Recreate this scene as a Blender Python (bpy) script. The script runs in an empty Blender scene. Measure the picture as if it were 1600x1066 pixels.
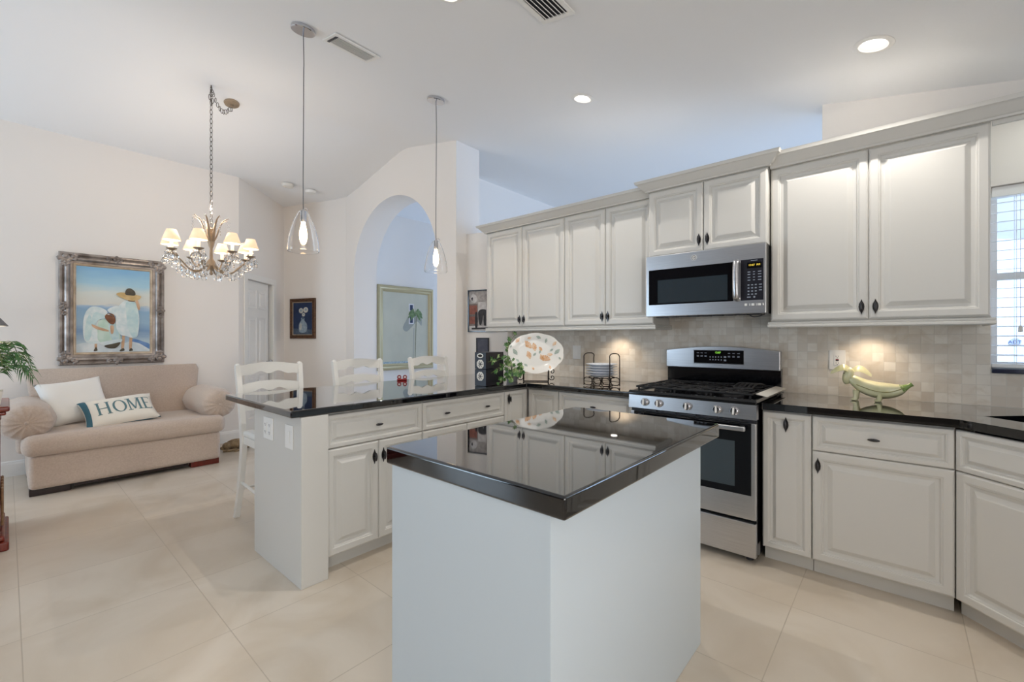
import bpy, bmesh, math, random
from mathutils import Matrix, Vector
PI = math.pi
C = bpy.context.scene.collection
scn = bpy.context.scene
random.seed(7)

# ------------------------------------------------------------------ camera
cd = bpy.data.cameras.new('camera'); cam = bpy.data.objects.new('camera', cd); C.objects.link(cam)
cam.location = (0, 0, 1.28); cam.rotation_euler = (PI/2, 0, math.radians(41.17))
cd.sensor_width = 36; cd.lens = 36*691.1/1600; cd.shift_y = -4.3/1600; cd.clip_start = .05
scn.camera = cam
# ------------------------------------------------------------------ world, exposure
w = bpy.data.worlds.new('daylight_sky'); scn.world = w; w.use_nodes = True
bg = w.node_tree.nodes['Background']; bg.inputs[0].default_value = (.66, .82, 1.0, 1); bg.inputs[1].default_value = 0.62
scn.view_settings.view_transform = 'Standard'; scn.view_settings.look = 'None'
scn.view_settings.gamma = 1; scn.view_settings.use_curve_mapping = False
scn.view_settings.exposure = 0.76
scn.cycles.diffuse_bounces = 7; scn.cycles.max_bounces = 12
# ------------------------------------------------------------------ daylight and big lights
def area(name, loc, rot, sx, sy, power, col):
    l = bpy.data.lights.new(name, 'AREA'); l.shape = 'RECTANGLE'; l.size = sx; l.size_y = sy; l.energy = power; l.color = col
    o = bpy.data.objects.new(name, l); C.objects.link(o); o.location = loc; o.rotation_euler = rot; return o
area('daylight_patio_doors', (-5.15, -3.45, 1.35), (PI/2+.35, 0, -.15), 1.4, 2.3, 44, (.62, .81, 1.0))
area('fill_right_side', (1.68, -.9, 1.5), (PI/2+.35, 0, PI/2), 3.2, 1.6, 54, (1.0, .99, .97))  # unseen fill added in front of the solid right wall
area('daylight_foyer', (-.6, 8.3, 1.9), (PI/2, 0, PI), 4.4, 2.8, 30, (.44, .65, 1.0))
area('daylight_foyer_side', (1.70, 5.7, 2.1), (PI/2, 0, PI/2), 3.2, 2.0, 72, (.48, .68, 1.0))
area('valance_fill', (.95, 3.20, 2.395), (.5, 0, 0), 1.0, .05, .9, (.92, 1.0, .96))  # unseen fill added to brighten the wall above the window
area('daylight_hall', (-5.4, 8.3, 1.6), (PI/2, 0, PI), 1.4, 2.4, 36, (.40, .62, 1.0))

# ------------------------------------------------------------------ materials
def lin(c):
    if isinstance(c, str): c = tuple(int(c[i:i+2], 16)/255 for i in (0, 2, 4))
    return tuple((x/12.92 if x <= .04045 else ((x+.055)/1.055)**2.4) for x in c) + (1,)
MATS = {}
def mat(name, col, rough=.5, metal=0, spec=.5, noise=None, bump=None, emit=None, trans=0, ior=1.45, coat=0, alpha=1, aniso=0, sheen=0):
    m = bpy.data.materials.new(name); m.use_nodes = True; nt = m.node_tree; b = nt.nodes['Principled BSDF']
    b.inputs['Base Color'].default_value = lin(col); b.inputs['Roughness'].default_value = rough
    b.inputs['Metallic'].default_value = metal; b.inputs['Specular IOR Level'].default_value = spec
    b.inputs['IOR'].default_value = ior; b.inputs['Transmission Weight'].default_value = trans
    b.inputs['Coat Weight'].default_value = coat; b.inputs['Coat IOR'].default_value = 1.5; b.inputs['Alpha'].default_value = alpha
    b.inputs['Anisotropic'].default_value = aniso; b.inputs['Sheen Weight'].default_value = sheen
    if emit: b.inputs['Emission Color'].default_value = lin(emit[0]); b.inputs['Emission Strength'].default_value = emit[1]
    tc = None
    def coords(scale):
        t = nt.nodes.new('ShaderNodeTexCoord'); mp = nt.nodes.new('ShaderNodeMapping')
        mp.inputs['Scale'].default_value = scale if isinstance(scale, tuple) else (scale,)*3
        nt.links.new(t.outputs['Object'], mp.inputs[0]); return mp.outputs[0]
    if noise:      # (colour2, scale, detail, low, high)
        n = nt.nodes.new('ShaderNodeTexNoise'); n.inputs['Scale'].default_value = 1; n.inputs['Detail'].default_value = noise[2]
        nt.links.new(coords(noise[1]), n.inputs['Vector'])
        r = nt.nodes.new('ShaderNodeValToRGB'); r.color_ramp.elements[0].position = noise[3]; r.color_ramp.elements[1].position = noise[4]
        r.color_ramp.elements[0].color = lin(col); r.color_ramp.elements[1].color = lin(noise[0])
        nt.links.new(n.outputs[0], r.inputs[0]); nt.links.new(r.outputs[0], b.inputs['Base Color'])
    if bump:       # (scale, strength, distance)
        n = nt.nodes.new('ShaderNodeTexNoise'); n.inputs['Scale'].default_value = 1; n.inputs['Detail'].default_value = 3
        nt.links.new(coords(bump[0]), n.inputs['Vector'])
        bp = nt.nodes.new('ShaderNodeBump'); bp.inputs['Strength'].default_value = bump[1]; bp.inputs['Distance'].default_value = bump[2]
        nt.links.new(n.outputs[0], bp.inputs['Height']); nt.links.new(bp.outputs[0], b.inputs['Normal'])
    MATS[name] = m; return m
def tiles(name, size, ox, oy, c1, c2, mortar, msize, axes, rough, noise_c, noise_s, lo, hi, mixf, bumpd):
    """square tiles: a brick texture with no offset over two object axes, each tile its own tint"""
    m = mat(name, c1, rough); nt = m.node_tree; b = nt.nodes['Principled BSDF']; N = nt.nodes.new; L = nt.links.new
    tc = N('ShaderNodeTexCoord'); sp = N('ShaderNodeSeparateXYZ'); cb = N('ShaderNodeCombineXYZ'); mp = N('ShaderNodeMapping')
    L(tc.outputs['Object'], sp.inputs[0]); L(sp.outputs[axes[0]], cb.inputs[0]); L(sp.outputs[axes[1]], cb.inputs[1])
    mp.inputs['Location'].default_value = (-ox, -oy, 0); L(cb.outputs[0], mp.inputs[0])
    br = N('ShaderNodeTexBrick'); br.offset = 0; br.squash = 1
    br.inputs['Scale'].default_value = 1; br.inputs['Brick Width'].default_value = size; br.inputs['Row Height'].default_value = size
    br.inputs['Mortar Size'].default_value = msize; br.inputs['Mortar Smooth'].default_value = .3; br.inputs['Bias'].default_value = -.1
    br.inputs['Color1'].default_value = lin(c1); br.inputs['Color2'].default_value = lin(c2); br.inputs['Mortar'].default_value = lin(mortar)
    L(mp.outputs[0], br.inputs[0])
    n = N('ShaderNodeTexNoise'); n.inputs['Scale'].default_value = noise_s; n.inputs['Detail'].default_value = 6; n.inputs['Distortion'].default_value = 1.2
    L(cb.outputs[0], n.inputs[0])
    r = N('ShaderNodeValToRGB'); r.color_ramp.elements[0].position = lo; r.color_ramp.elements[1].position = hi
    r.color_ramp.elements[0].color = (0, 0, 0, 1); r.color_ramp.elements[1].color = (mixf, mixf, mixf, 1); L(n.outputs[0], r.inputs[0])
    mx = N('ShaderNodeMixRGB'); mx.inputs[2].default_value = lin(noise_c); L(r.outputs[0], mx.inputs[0]); L(br.outputs[0], mx.inputs[1])
    L(mx.outputs[0], b.inputs['Base Color'])
    bp = N('ShaderNodeBump'); bp.inputs['Strength'].default_value = .5; bp.inputs['Distance'].default_value = bumpd; bp.invert = True
    L(br.outputs['Fac'], bp.inputs['Height']); L(bp.outputs[0], b.inputs['Normal'])
    return m
WALL = mat('wall_paint', 'EFEAE5', .75, spec=.2, bump=(180, .08, .002))
CEIL = mat('ceiling_paint', 'F0F0F1', .85, spec=.15, bump=(220, .12, .002))
TRIMW = mat('trim_gloss_white', 'F0EEEA', .35)
CAB = mat('cabinet_cream_white', 'D6D4CF', .33, spec=.45)
ISL = mat('island_white_laminate', 'C9D3DA', .3)
DARKW = mat('dim_room_shade_taupe', '6E655E', .7)  # back wall colour, darkened to stand in for a dim unseen room
GRAN = mat('black_granite', '060608', .03, spec=.45, ior=1.5, noise=('101014', 260, 2, .55, .8), coat=1)
SS = mat('brushed_stainless', 'CFCFD1', .3, metal=1, noise=('BDBDC0', (4, 4, 500), 2, .3, .7))
SSD = mat('dark_stainless', '6F7075', .3, metal=1)
BLK = mat('black_enamel', '07080C', .08, spec=.7)
IRON = mat('cast_iron', '17171A', .55)
GLSB = mat('black_glass', '08090E', .03, spec=.4)
GLSW = mat('oven_window_glass', '20303A', .02, spec=1.0, ior=1.7)
PEWT = mat('dark_pewter', '4B4A4C', .33, metal=1)
CHRM = mat('chrome', 'D0D0D4', .1, metal=1)
PLAS = mat('white_plastic', 'EEEDEA', .35)
DARKP = mat('dark_plastic', '303036', .4)
FAB = mat('sofa_taupe_linen', 'C8B7A9', .95, sheen=.3, noise=('BCAA9B', 90, 4, .3, .7), bump=(420, .35, .002))
FABW = mat('pillow_cream_linen', 'E4DFD4', .95, sheen=.2, bump=(420, .35, .002))
FABW2 = mat('pillow_white_cotton', 'E8E6E1', .95, sheen=.2, bump=(320, .35, .002))
TEAL = mat('pillow_teal_cotton', '3F6878', .9)
TEALT = mat('letter_print_teal', '5D7C83', .95)
WOODR = mat('red_brown_wood', '5A1B12', .3, noise=('7A2A18', (30, 30, 3), 5, .3, .7), coat=.3)
WOODD = mat('dark_plinth_wood', '2A1B18', .4)
STOOL = mat('stool_white_lacquer', 'EFEEEA', .32)
PAD = mat('stool_white_pad', 'F1F0EC', .8)
GILT = mat('tarnished_silver_leaf', 'A79D96', .38, metal=.6, noise=('6C615A', 9, 4, .38, .72))
GILT2 = mat('champagne_leaf', 'CDBBA4', .42, metal=.4, noise=('A8957E', 12, 4, .3, .7))
GOLDB = mat('bronze_frame', '6E4C33', .4, metal=.3, noise=('3F2A1C', 40, 4, .3, .7))
OLIV = mat('pale_gold_frame', 'BDB08C', .35, metal=.4)
GLASS = mat('clear_glass', 'FFFFFF', 0, trans=1, ior=1.25)
CRYS = mat('crystal', 'FFFFFF', 0, trans=1, ior=1.22, spec=1.0)
BULB = mat('lit_filament_bulb', 'FFE7C0', .3, emit=('FFD9A0', 16))
LEDD = mat('lit_downlight_lens', 'FFFFFF', .3, emit=('FFF8EE', 3.0))
SHADE = mat('lit_lamp_shade', 'F3DCC2', .8, emit=('FFCFA0', .42))
SHADI = mat('lit_shade_lining', 'FFF3E0', .8, emit=('FFE6C4', 1.6))
CAND = mat('candle_sleeve', 'FBF4E6', .5, emit=('FFE0B8', .35))
ANTQ = mat('antique_gilt_metal', 'A3917C', .45, metal=.5)
CHAIN = mat('aged_chain_metal', '6A625C', .4, metal=.8)
LEAF = mat('ivy_leaf', '3F6A34', .45, noise=('A8BC82', 28, 3, .50, .66))
PALE = mat('pale_painted_metal', 'CFCBC3', .45)
LEAFD = mat('palm_leaf', '2F5A2C', .45, noise=('5C8A4A', 30, 3, .4, .7))
STEM = mat('plant_stem', '5C6A38', .6)
PORC = mat('white_porcelain', 'EDEBE6', .12, coat=.3)
PORCB = mat('plate_porcelain', 'E4E8EF', .14, coat=.3)
PEACH = mat('platter_peach_glaze', 'E0A56C', .2, noise=('F0D9BE', 30, 3, .35, .65))
SAGE = mat('platter_sage_glaze', 'A9B8AE', .2)
WIRON = mat('wrought_iron', '2B211C', .5, metal=.3)
BAN = mat('banana_glaze', 'E2DFB8', .28, coat=.3, noise=('CDCB9A', 14, 3, .4, .7))
BANG = mat('banana_green_glaze', '8FA860', .3, coat=.3, noise=('6F8F45', 30, 3, .4, .7))
BANE = mat('banana_olive_seam', '8E8A52', .4)
STON = mat('stone_statue', 'A58F70', .8, noise=('7E6A50', 30, 4, .35, .7))
NAVY = mat('box_navy_black', '14131F', .35)
CREAM = mat('cream_card', 'E6E2DA', .6)
RED = mat('red_lacquer', '8E1F1E', .4)
SIGNB = mat('sticker_blue', '3A56A8', .4)
AMB = mat('lit_amber_display', '2A2408', .3, emit=('E8C84A', 1.0))
GRN = mat('lit_green_display', '0E2808', .3, emit=('8FE04A', 1.0))
PRINT = mat('panel_print_grey', '9EA6B4', .5)
SILL = mat('dark_granite_sill', '1B2440', .1, spec=.8)
BLIND = mat('blind_white_slat', 'F2F3F3', .4)
PANE = mat('window_glass', 'FFFFFF', 0, trans=1, ior=1.02)
SINKM = mat('sink_dark_composite', '2C3136', .25, spec=.6)
SNOWD = mat('painted_gap_shade', '2A2624', .9)
def translucent(name, col):
    m = mat(name, col, .6); nt = m.node_tree; t = nt.nodes.new('ShaderNodeBsdfTranslucent'); t.inputs[0].default_value = lin(col); nt.links.new(t.outputs[0], nt.nodes['Material Output'].inputs[0]); return m
STICK = translucent('sticker_film', 'E9EEF8'); STICKB = translucent('sticker_print_blue', '4460B8'); STICKR = translucent('sticker_print_red', 'C04050')
FLOOR = tiles('floor_travertine_tile', .605, -2.2, .042, 'D6CBBC', 'D0C4B4', 'B9AD9D', .0022, (0, 1), .28, 'BFAF99', 2.0, .42, .74, .65, .001)
SPLASH = tiles('tumbled_marble_tile', .0553, -3.11, .916, 'EAE4DA', 'D3C9BC', 'D8D2C8', .0016, (0, 2), .5, 'C7B8A4', 9, .48, .75, .6, .0015)

# ------------------------------------------------------------------ mesh builder
class MB:
    def __init__(s): s.bm = bmesh.new(); s.n = 0
    def _new(s, verts, faces, mi=0, T=None):
        vs = [s.bm.verts.new(T @ Vector(v) if T else v) for v in verts]
        for f in faces:
            try: s.bm.faces.new([vs[i] for i in f]).material_index = mi
            except ValueError: pass
        return s
    def box(s, x0, x1, y0, y1, z0, z1, bev=0, seg=2, mi=0, T=None):
        t = bmesh.new()
        bmesh.ops.create_cube(t, size=1, matrix=Matrix.Translation(((x0+x1)/2, (y0+y1)/2, (z0+z1)/2)) @ Matrix.Diagonal((x1-x0, y1-y0, z1-z0, 1)))
        if bev: bmesh.ops.bevel(t, geom=t.edges[:], offset=min(bev, .49*min(x1-x0, y1-y0, z1-z0)), segments=seg, profile=.5, affect='EDGES')
        return s.join(t, mi, T)
    def join(s, t, mi=0, T=None):
        t.verts.ensure_lookup_table(); t.verts.index_update()
        s._new([v.co.copy() for v in t.verts], [[v.index for v in f.verts] for f in t.faces], mi, T); t.free(); return s
    def prism(s, poly, z0, z1, bev=0, seg=2, mi=0, T=None):
        t = bmesh.new(); a = [t.verts.new((x, y, z0)) for x, y in poly]; b = [t.verts.new((x, y, z1)) for x, y in poly]; n = len(poly)
        t.faces.new(a[::-1]); t.faces.new(b)
        for i in range(n): t.faces.new((a[i], a[(i+1) % n], b[(i+1) % n], b[i]))
        bmesh.ops.recalc_face_normals(t, faces=t.faces[:])
        if bev: bmesh.ops.bevel(t, geom=t.edges[:], offset=bev, segments=seg, profile=.5, affect='EDGES')
        return s.join(t, mi, T)
    def rings(s, rs, cap0=True, cap1=True, closed=True, mi=0, T=None):
        """skin a list of equally long rings of points"""
        n = len(rs[0]); V = [p for r in rs for p in r]; Fs = []
        for k in range(len(rs)-1):
            for i in range(n if closed else n-1):
                j = (i+1) % n; Fs.append((k*n+i, k*n+j, (k+1)*n+j, (k+1)*n+i))
        if cap0: Fs.append(tuple(range(n))[::-1])
        if cap1: Fs.append(tuple((len(rs)-1)*n+i for i in range(n)))
        return s._new(V, Fs, mi, T)
    def lathe(s, prof, seg=24, mi=0, T=None, cx=0, cy=0, cap=True, sx=1, sy=1, wob=None):
        rs = []
        for r, z in prof:
            rs.append([(cx+max(r, 1e-4)*sx*math.cos(2*PI*i/seg)*(wob(i/seg, r) if wob else 1), cy+max(r, 1e-4)*sy*math.sin(2*PI*i/seg)*(wob(i/seg, r) if wob else 1), z) for i in range(seg)])
        return s.rings(rs, cap, cap, True, mi, T)
    def tube(s, pts, r, seg=8, closed=False, mi=0, T=None, flat=1.0):
        P = [Vector(p) for p in pts]; n = len(P); rs = []; up = None
        for i, p in enumerate(P):
            if closed: t = P[(i+1) % n]-P[i-1]
            else: t = P[min(i+1, n-1)]-P[max(i-1, 0)]
            t.normalize()
            if up is None: up = Vector((0, 0, 1)) if abs(t.z) < .9 else Vector((1, 0, 0))
            a = t.cross(up).normalized(); up = a.cross(t).normalized()
            rr = r[i] if isinstance(r, (list, tuple)) else r
            rs.append([p + a*rr*math.cos(2*PI*k/seg) + up*rr*flat*math.sin(2*PI*k/seg) for k in range(seg)])
        if closed: rs.append(rs[0]); return s.rings(rs, False, False, True, mi, T)
        return s.rings(rs, True, True, True, mi, T)
    def grid(s, fn, nu, nv, mi=0, T=None):
        V = [fn(i/nu, j/nv) for j in range(nv+1) for i in range(nu+1)]
        return s._new(V, [(j*(nu+1)+i, j*(nu+1)+i+1, (j+1)*(nu+1)+i+1, (j+1)*(nu+1)+i) for j in range(nv) for i in range(nu)], mi, T)
    def ball(s, c, rx, ry, rz, seg=16, mi=0, T=None):
        k = max(6, seg//2); R = []
        for j in range(k+1):
            a = -PI/2+PI*j/k; ca = max(math.cos(a), .01)
            R.append([(c[0]+rx*ca*math.cos(2*PI*i/seg), c[1]+ry*ca*math.sin(2*PI*i/seg), c[2]+rz*math.sin(a)) for i in range(seg)])
        return s.rings(R, mi=mi, T=T)
    def build(s, name, mats, parent=None, smooth=38, recalc=True, sub=0, solid=0):
        bm = s.bm
        if recalc: bmesh.ops.recalc_face_normals(bm, faces=bm.faces[:])
        me = bpy.data.meshes.new(name); bm.to_mesh(me); bm.free()
        for m in (mats if isinstance(mats, (list, tuple)) else [mats]): me.materials.append(m)
        if smooth:
            me.shade_smooth(); me.set_sharp_from_angle(angle=math.radians(smooth))
        o = bpy.data.objects.new(name, me); C.objects.link(o)
        if parent: o.parent = parent
        if 20 < smooth < 45 and not solid: q = o.modifiers.new('face_normals', 'WEIGHTED_NORMAL'); q.keep_sharp = True; q.weight = 90
        if sub: q = o.modifiers.new('sub', 'SUBSURF'); q.levels = sub; q.render_levels = sub
        if solid: q = o.modifiers.new('sol', 'SOLIDIFY'); q.thickness = solid; q.offset = 0
        return o
def thing(name, label, cat, loc=(0, 0, 0), rz=0, group=None):
    o = bpy.data.objects.new(name, None); C.objects.link(o); o.location = loc; o.rotation_euler = (0, 0, rz); o.empty_display_size = .1
    o['label'] = label; o['category'] = cat
    if group: o['group'] = group
    return o
def tag(o, label, cat, group=None):
    o['label'] = label; o['category'] = cat
    if group: o['group'] = group
    return o
def struct(o): o['kind'] = 'structure'; return o
def kids(o): return [c for c in bpy.data.objects if c.parent == o]
def copy_tree(o, parent=None):
    c = o.copy(); C.objects.link(c)
    if parent: c.parent = parent
    for k in KIDS(o): copy_tree(k, c)
    return c
def KIDS(o): return list(o.children)
TR = Matrix.Translation
def RX(a): return Matrix.Rotation(a, 4, 'X')
def RY(a): return Matrix.Rotation(a, 4, 'Y')
def RZ(a): return Matrix.Rotation(a, 4, 'Z')
def frame(o, x, y, z):     # matrix from origin and three axes
    return Matrix(((x[0], y[0], z[0], o[0]), (x[1], y[1], z[1], o[1]), (x[2], y[2], z[2], o[2]), (0, 0, 0, 1)))
XZ = Matrix(((1, 0, 0, 0), (0, 0, -1, 0), (0, 1, 0, 0), (0, 0, 0, 1)))   # (x,y,z) -> (x,-z,y): flat shapes onto a wall, z grows toward the room
def smooth_closed(pts, n=6):
    out = []; N = len(pts)
    for i in range(N):
        p0, p1, p2, p3 = (Vector(pts[(i+k-1) % N]) for k in range(4))
        for j in range(n):
            t = j/n; out.append(.5*((2*p1)+(p2-p0)*t+(2*p0-5*p1+4*p2-p3)*t*t+(3*p1-p0-3*p2+p3)*t**3))
    return [tuple(p) for p in out]
def smooth_open(pts, n=6):
    P = [Vector(p) for p in pts]; out = []
    for i in range(len(P)-1):
        p0 = P[max(i-1, 0)]; p1 = P[i]; p2 = P[i+1]; p3 = P[min(i+2, len(P)-1)]
        for j in range(n):
            t = j/n; out.append(.5*((2*p1)+(p2-p0)*t+(2*p0-5*p1+4*p2-p3)*t*t+(3*p1-p0-3*p2+p3)*t**3))
    return [tuple(p) for p in out]+[tuple(P[-1])]
def ellipse(cx, cy, rx, ry, n=24, a=0):
    return [(cx+rx*math.cos(2*PI*i/n)*math.cos(a)-ry*math.sin(2*PI*i/n)*math.sin(a), cy+rx*math.cos(2*PI*i/n)*math.sin(a)+ry*math.sin(2*PI*i/n)*math.cos(a)) for i in range(n)]
def text_mesh(body, size, depth=.0006):
    cu = bpy.data.curves.new('lettering', 'FONT'); cu.body = body; cu.size = size; cu.extrude = depth/2; cu.align_x = 'CENTER'; cu.align_y = 'CENTER'
    o = bpy.data.objects.new('lettering', cu); C.objects.link(o)
    me = bpy.data.meshes.new_from_object(o.evaluated_get(bpy.context.evaluated_depsgraph_get()))
    bpy.data.objects.remove(o); return me
def text_obj(name, body, size, material, parent, loc, rot=(PI/2, 0, 0)):
    me = text_mesh(body, size); me.materials.clear(); me.materials.append(material)
    o = bpy.data.objects.new(name, me); C.objects.link(o); o.parent = parent; o.location = loc; o.rotation_euler = rot; return o
# ================================================================== STRUCTURE
struct(MB().box(-8.4, 1.9, -3.7, 8.6, -.1, 0).build('floor', FLOOR, smooth=0))
def ceil_z(x): return 3.29 if x < -5.95 else (3.6-.22*(-4.54-x) if x < -4.54 else 3.6-.192*(x+4.54))
prof = smooth_open([(-8.4, 3.29), (-7.0, 3.29), (-6.15, 3.29), (-5.75, 3.334), (-5.2, 3.455)], 5)[:-1]+smooth_open([(-5.2, 3.455), (-4.75, 3.555), (-4.54, 3.588), (-4.3, 3.554), (-3.6, 3.42), (1.9, 2.3635)], 5)
mb = MB(); mb.prism([(x, z) for x, z in prof]+[(1.9, 3.9), (-8.4, 3.9)], -8.6, 3.7, T=XZ)
ceil_o = struct(mb.build('ceiling', CEIL, smooth=25))
cut = MB()
for x, y in ((-1.775, 2.83), (-.095, 2.85), (-1.755, 1.50)): cut.lathe([(.001, -.06), (.0675, -.06), (.0675, .11), (.001, .11)], 40, T=TR((x, y, ceil_z(x))) @ RY(math.atan(.192)), cap=False)
cut = cut.build('cutter', CEIL, smooth=0); md = ceil_o.modifiers.new('cans', 'BOOLEAN'); md.operation = 'DIFFERENCE'; md.object = cut; md.solver = 'EXACT'
for q in list(ceil_o.modifiers):
    if q.type == 'WEIGHTED_NORMAL': ceil_o.modifiers.remove(q)
nm = bpy.data.meshes.new_from_object(ceil_o.evaluated_get(bpy.context.evaluated_depsgraph_get())); ceil_o.modifiers.clear(); ceil_o.data = nm; nm.name = 'ceiling'; bpy.data.objects.remove(cut)
nm.shade_smooth(); nm.set_sharp_from_angle(angle=math.radians(25))
struct(MB().box(-6.35, -6.2, -3.7, 1.91, 0, 3.8).build('wall_left', WALL))
# 45 degree wall with the door
TD = TR((-6.2, 1.91, 0)) @ RZ(math.radians(135))
mb = MB(); mb.box(0, .19, 0, .12, 0, 3.8, T=TD); mb.box(.9, 1.26, 0, .12, 0, 3.8, T=TD); mb.box(.19, .9, 0, .12, 2.05, 3.8, T=TD)
struct(mb.build('wall_door_side', WALL))
mb = MB(); mb.box(.1, 1.1, .45, .5, 0, 2.3, T=TD); mb.box(.1, .14, .12, .5, 0, 2.3, T=TD); mb.box(1.06, 1.1, .12, .5, 0, 2.3, T=TD); mb.box(.1, 1.1, .12, .5, 2.25, 2.3, T=TD)
struct(mb.build('wall_added_shade_box', SNOWD))  # added box, its dark colour paints the shade behind the ajar door
d = Matrix.Translation((0, 0, 0))
o = MB(); 
for x0, x1, z0, z1 in ((.11, .19, 0, 2.13), (.90, .98, 0, 2.13), (.19, .90, 2.05, 2.13)): o.box(x0, x1, -.018, 0, z0, z1, .005)
o.box(.19, .205, 0, .12, 0, 2.05); o.box(.885, .9, 0, .12, 0, 2.05)
casing = struct(o.build('trim_1', TRIMW)); casing.matrix_world = TD
dr = struct(MB().box(.207, .825, .03, .065, .01, 2.045, .003).build('door_1', TRIMW)); dr.matrix_world = TD
for (x0, x1, z0, z1) in [(.27+i*.27, .27+i*.27+.215, a, b) for i in (0, 1) for a, b in ((.22, .78), (.93, 1.56), (1.68, 1.93))]:
    m = MB(); rs = []
    for ins, y in ((0, 0), (.012, .006), (.03, .006), (.045, -.002)): rs.append([(x0+ins, .03-.0005+y-.004, z0+ins), (x1-ins, .03-.0005+y-.004, z0+ins), (x1-ins, .03-.0005+y-.004, z1-ins), (x0+ins, .03-.0005+y-.004, z1-ins)])
    m.rings(rs, False, True).build('door_panel', TRIMW, dr, smooth=0)
m = MB(); m.ball((.775, -.03, .95), .026, .026, .026); m.tube([(.775, .03, .95), (.775, -.03, .95)], .01); m.build('door_knob', CHRM, dr)
# wall with the portrait, arch wall
struct(MB().prism([(-7.1, 2.80), (-5.95, 3.2), (-5.95, 3.45), (-7.2, 3.0)], 0, 3.8).build('wall_portrait_side', WALL))
arc = [(-4.8275+.9065*math.cos(PI-PI*i/40), 2.165+.9065*math.sin(PI-PI*i/40)) for i in range(41)]
mb = MB(); mb.prism([(-5.95, 0), (-5.734, 0)]+arc+[(-3.921, 0), (-3.6, 0), (-3.6, 3.8), (-5.95, 3.8)], -3.55, -3.2, T=XZ)
struct(mb.build('wall_arch', WALL, smooth=20))
# stove wall: a ledge-height part, then the full-height part with the window
struct(MB().prism([(-3.6, 3.35), (-3.12, 3.5), (-.375, 3.5), (-.375, 3.62), (-3.6, 3.62)], 0, 2.43).build('wall_stove_ledge', WALL))
WX0, WX1, WZ0, WZ1 = .375, 1.42, 1.115, 2.10
mb = MB(); mb.box(-.375, WX0, 3.5, 3.66, 0, 3.8); mb.box(WX1, 1.9, 3.5, 3.66, 0, 3.8); mb.box(WX0, WX1, 3.5, 3.66, 0, WZ0); mb.box(WX0, WX1, 3.5, 3.66, WZ1, 3.8)
struct(mb.build('wall_stove_window', WALL))
mb = MB(); mb.box(-3.115, WX0-.005, 3.49, 3.5, .914, 1.44); mb.box(WX0-.005, 1.74, 3.49, 3.5, .914, WZ0-.002)
struct(mb.build('wall_backsplash', SPLASH))
struct(MB().box(1.75, 1.9, -3.7, 3.5, 0, 3.8).build('wall_right', WALL))
mb = MB(); mb.box(-6.2, -5.9, -3.7, -3.55, 0, 3.8); mb.box(-4.4, 1.75, -3.7, -3.55, 0, 3.8); mb.box(-5.9, -4.4, -3.7, -3.55, 2.65, 3.8)
struct(mb.build('wall_back', DARKW))
struct(MB().box(-4.71, -4.56, 4.4, 8.6, 0, 3.8).build('wall_foyer_left', WALL))
struct(MB().box(-6.35, -6.2, 3.2, 8.6, 0, 3.8).build('wall_hall_left', WALL))
struct(MB().box(-6.35, 1.9, 8.45, 8.6, 0, 3.8).build('wall_foyer_back', WALL))
struct(MB().box(1.75, 1.9, 3.66, 8.6, 0, 3.8).build('wall_foyer_right', WALL))
def baseboard(name, x0, y0, rz, L):
    o = MB().prism([(0, 0), (-.016, 0), (-.016, .105), (-.011, .12), (-.011, .132), (-.004, .14), (0, .14)], 0, L, T=Matrix(((0, 0, 1, 0), (1, 0, 0, 0), (0, 1, 0, 0), (0, 0, 0, 1)))).build(name, TRIMW, smooth=30)
    o.location = (x0, y0, 0); o.rotation_euler = (0, 0, rz); struct(o)
baseboard('baseboard_left', -6.2, -3.5, PI/2, 5.41)
baseboard('baseboard_door_side', -6.2-.99*.7071, 1.91+.99*.7071, math.radians(135), .24)
baseboard('baseboard_portrait_side', -7.1, 2.8, math.atan2(.4, 1.15), 1.21)
# window in the stove wall
wf = MB()
for x0, x1, z0, z1 in ((WX0, WX0+.035, WZ0, WZ1), (WX1-.035, WX1, WZ0, WZ1), (WX0, WX1, WZ0, WZ0+.035), (WX0, WX1, WZ1-.035, WZ1), (WX0, WX1, 1.60, 1.64), (WX0+.50, WX0+.54, WZ0, WZ1)): wf.box(x0, x1, 3.60 if x1-x0 < .04 else 3.604, 3.64 if x1-x0 < .04 else 3.636, z0, z1, .004)
win = struct(wf.build('window_1', TRIMW))
MB().box(WX0+.03, WX1-.03, 3.618, 3.622, WZ0+.03, WZ1-.03).build('window_pane', PANE, win)
st = MB().prism(ellipse(.475, 1.258, .027, .022, 8, PI/8), -3.6165, -3.615, T=XZ).build('window_sticker', STICK, win)
text_obj('sticker_lettering', 'ADT', .024, STICKB, win, (.475, 3.6140, 1.258))
MB().box(.452, .498, 3.6138, 3.6146, 1.240, 1.245).build('sticker_underline', STICKR, win)
struct(MB().box(WX0, WX1, 3.475, 3.60, WZ0-.022, WZ0+.002, .004).build('trim_2', SILL))
# outside: hedge line and neighbour wall seen only as light through the blind

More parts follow.
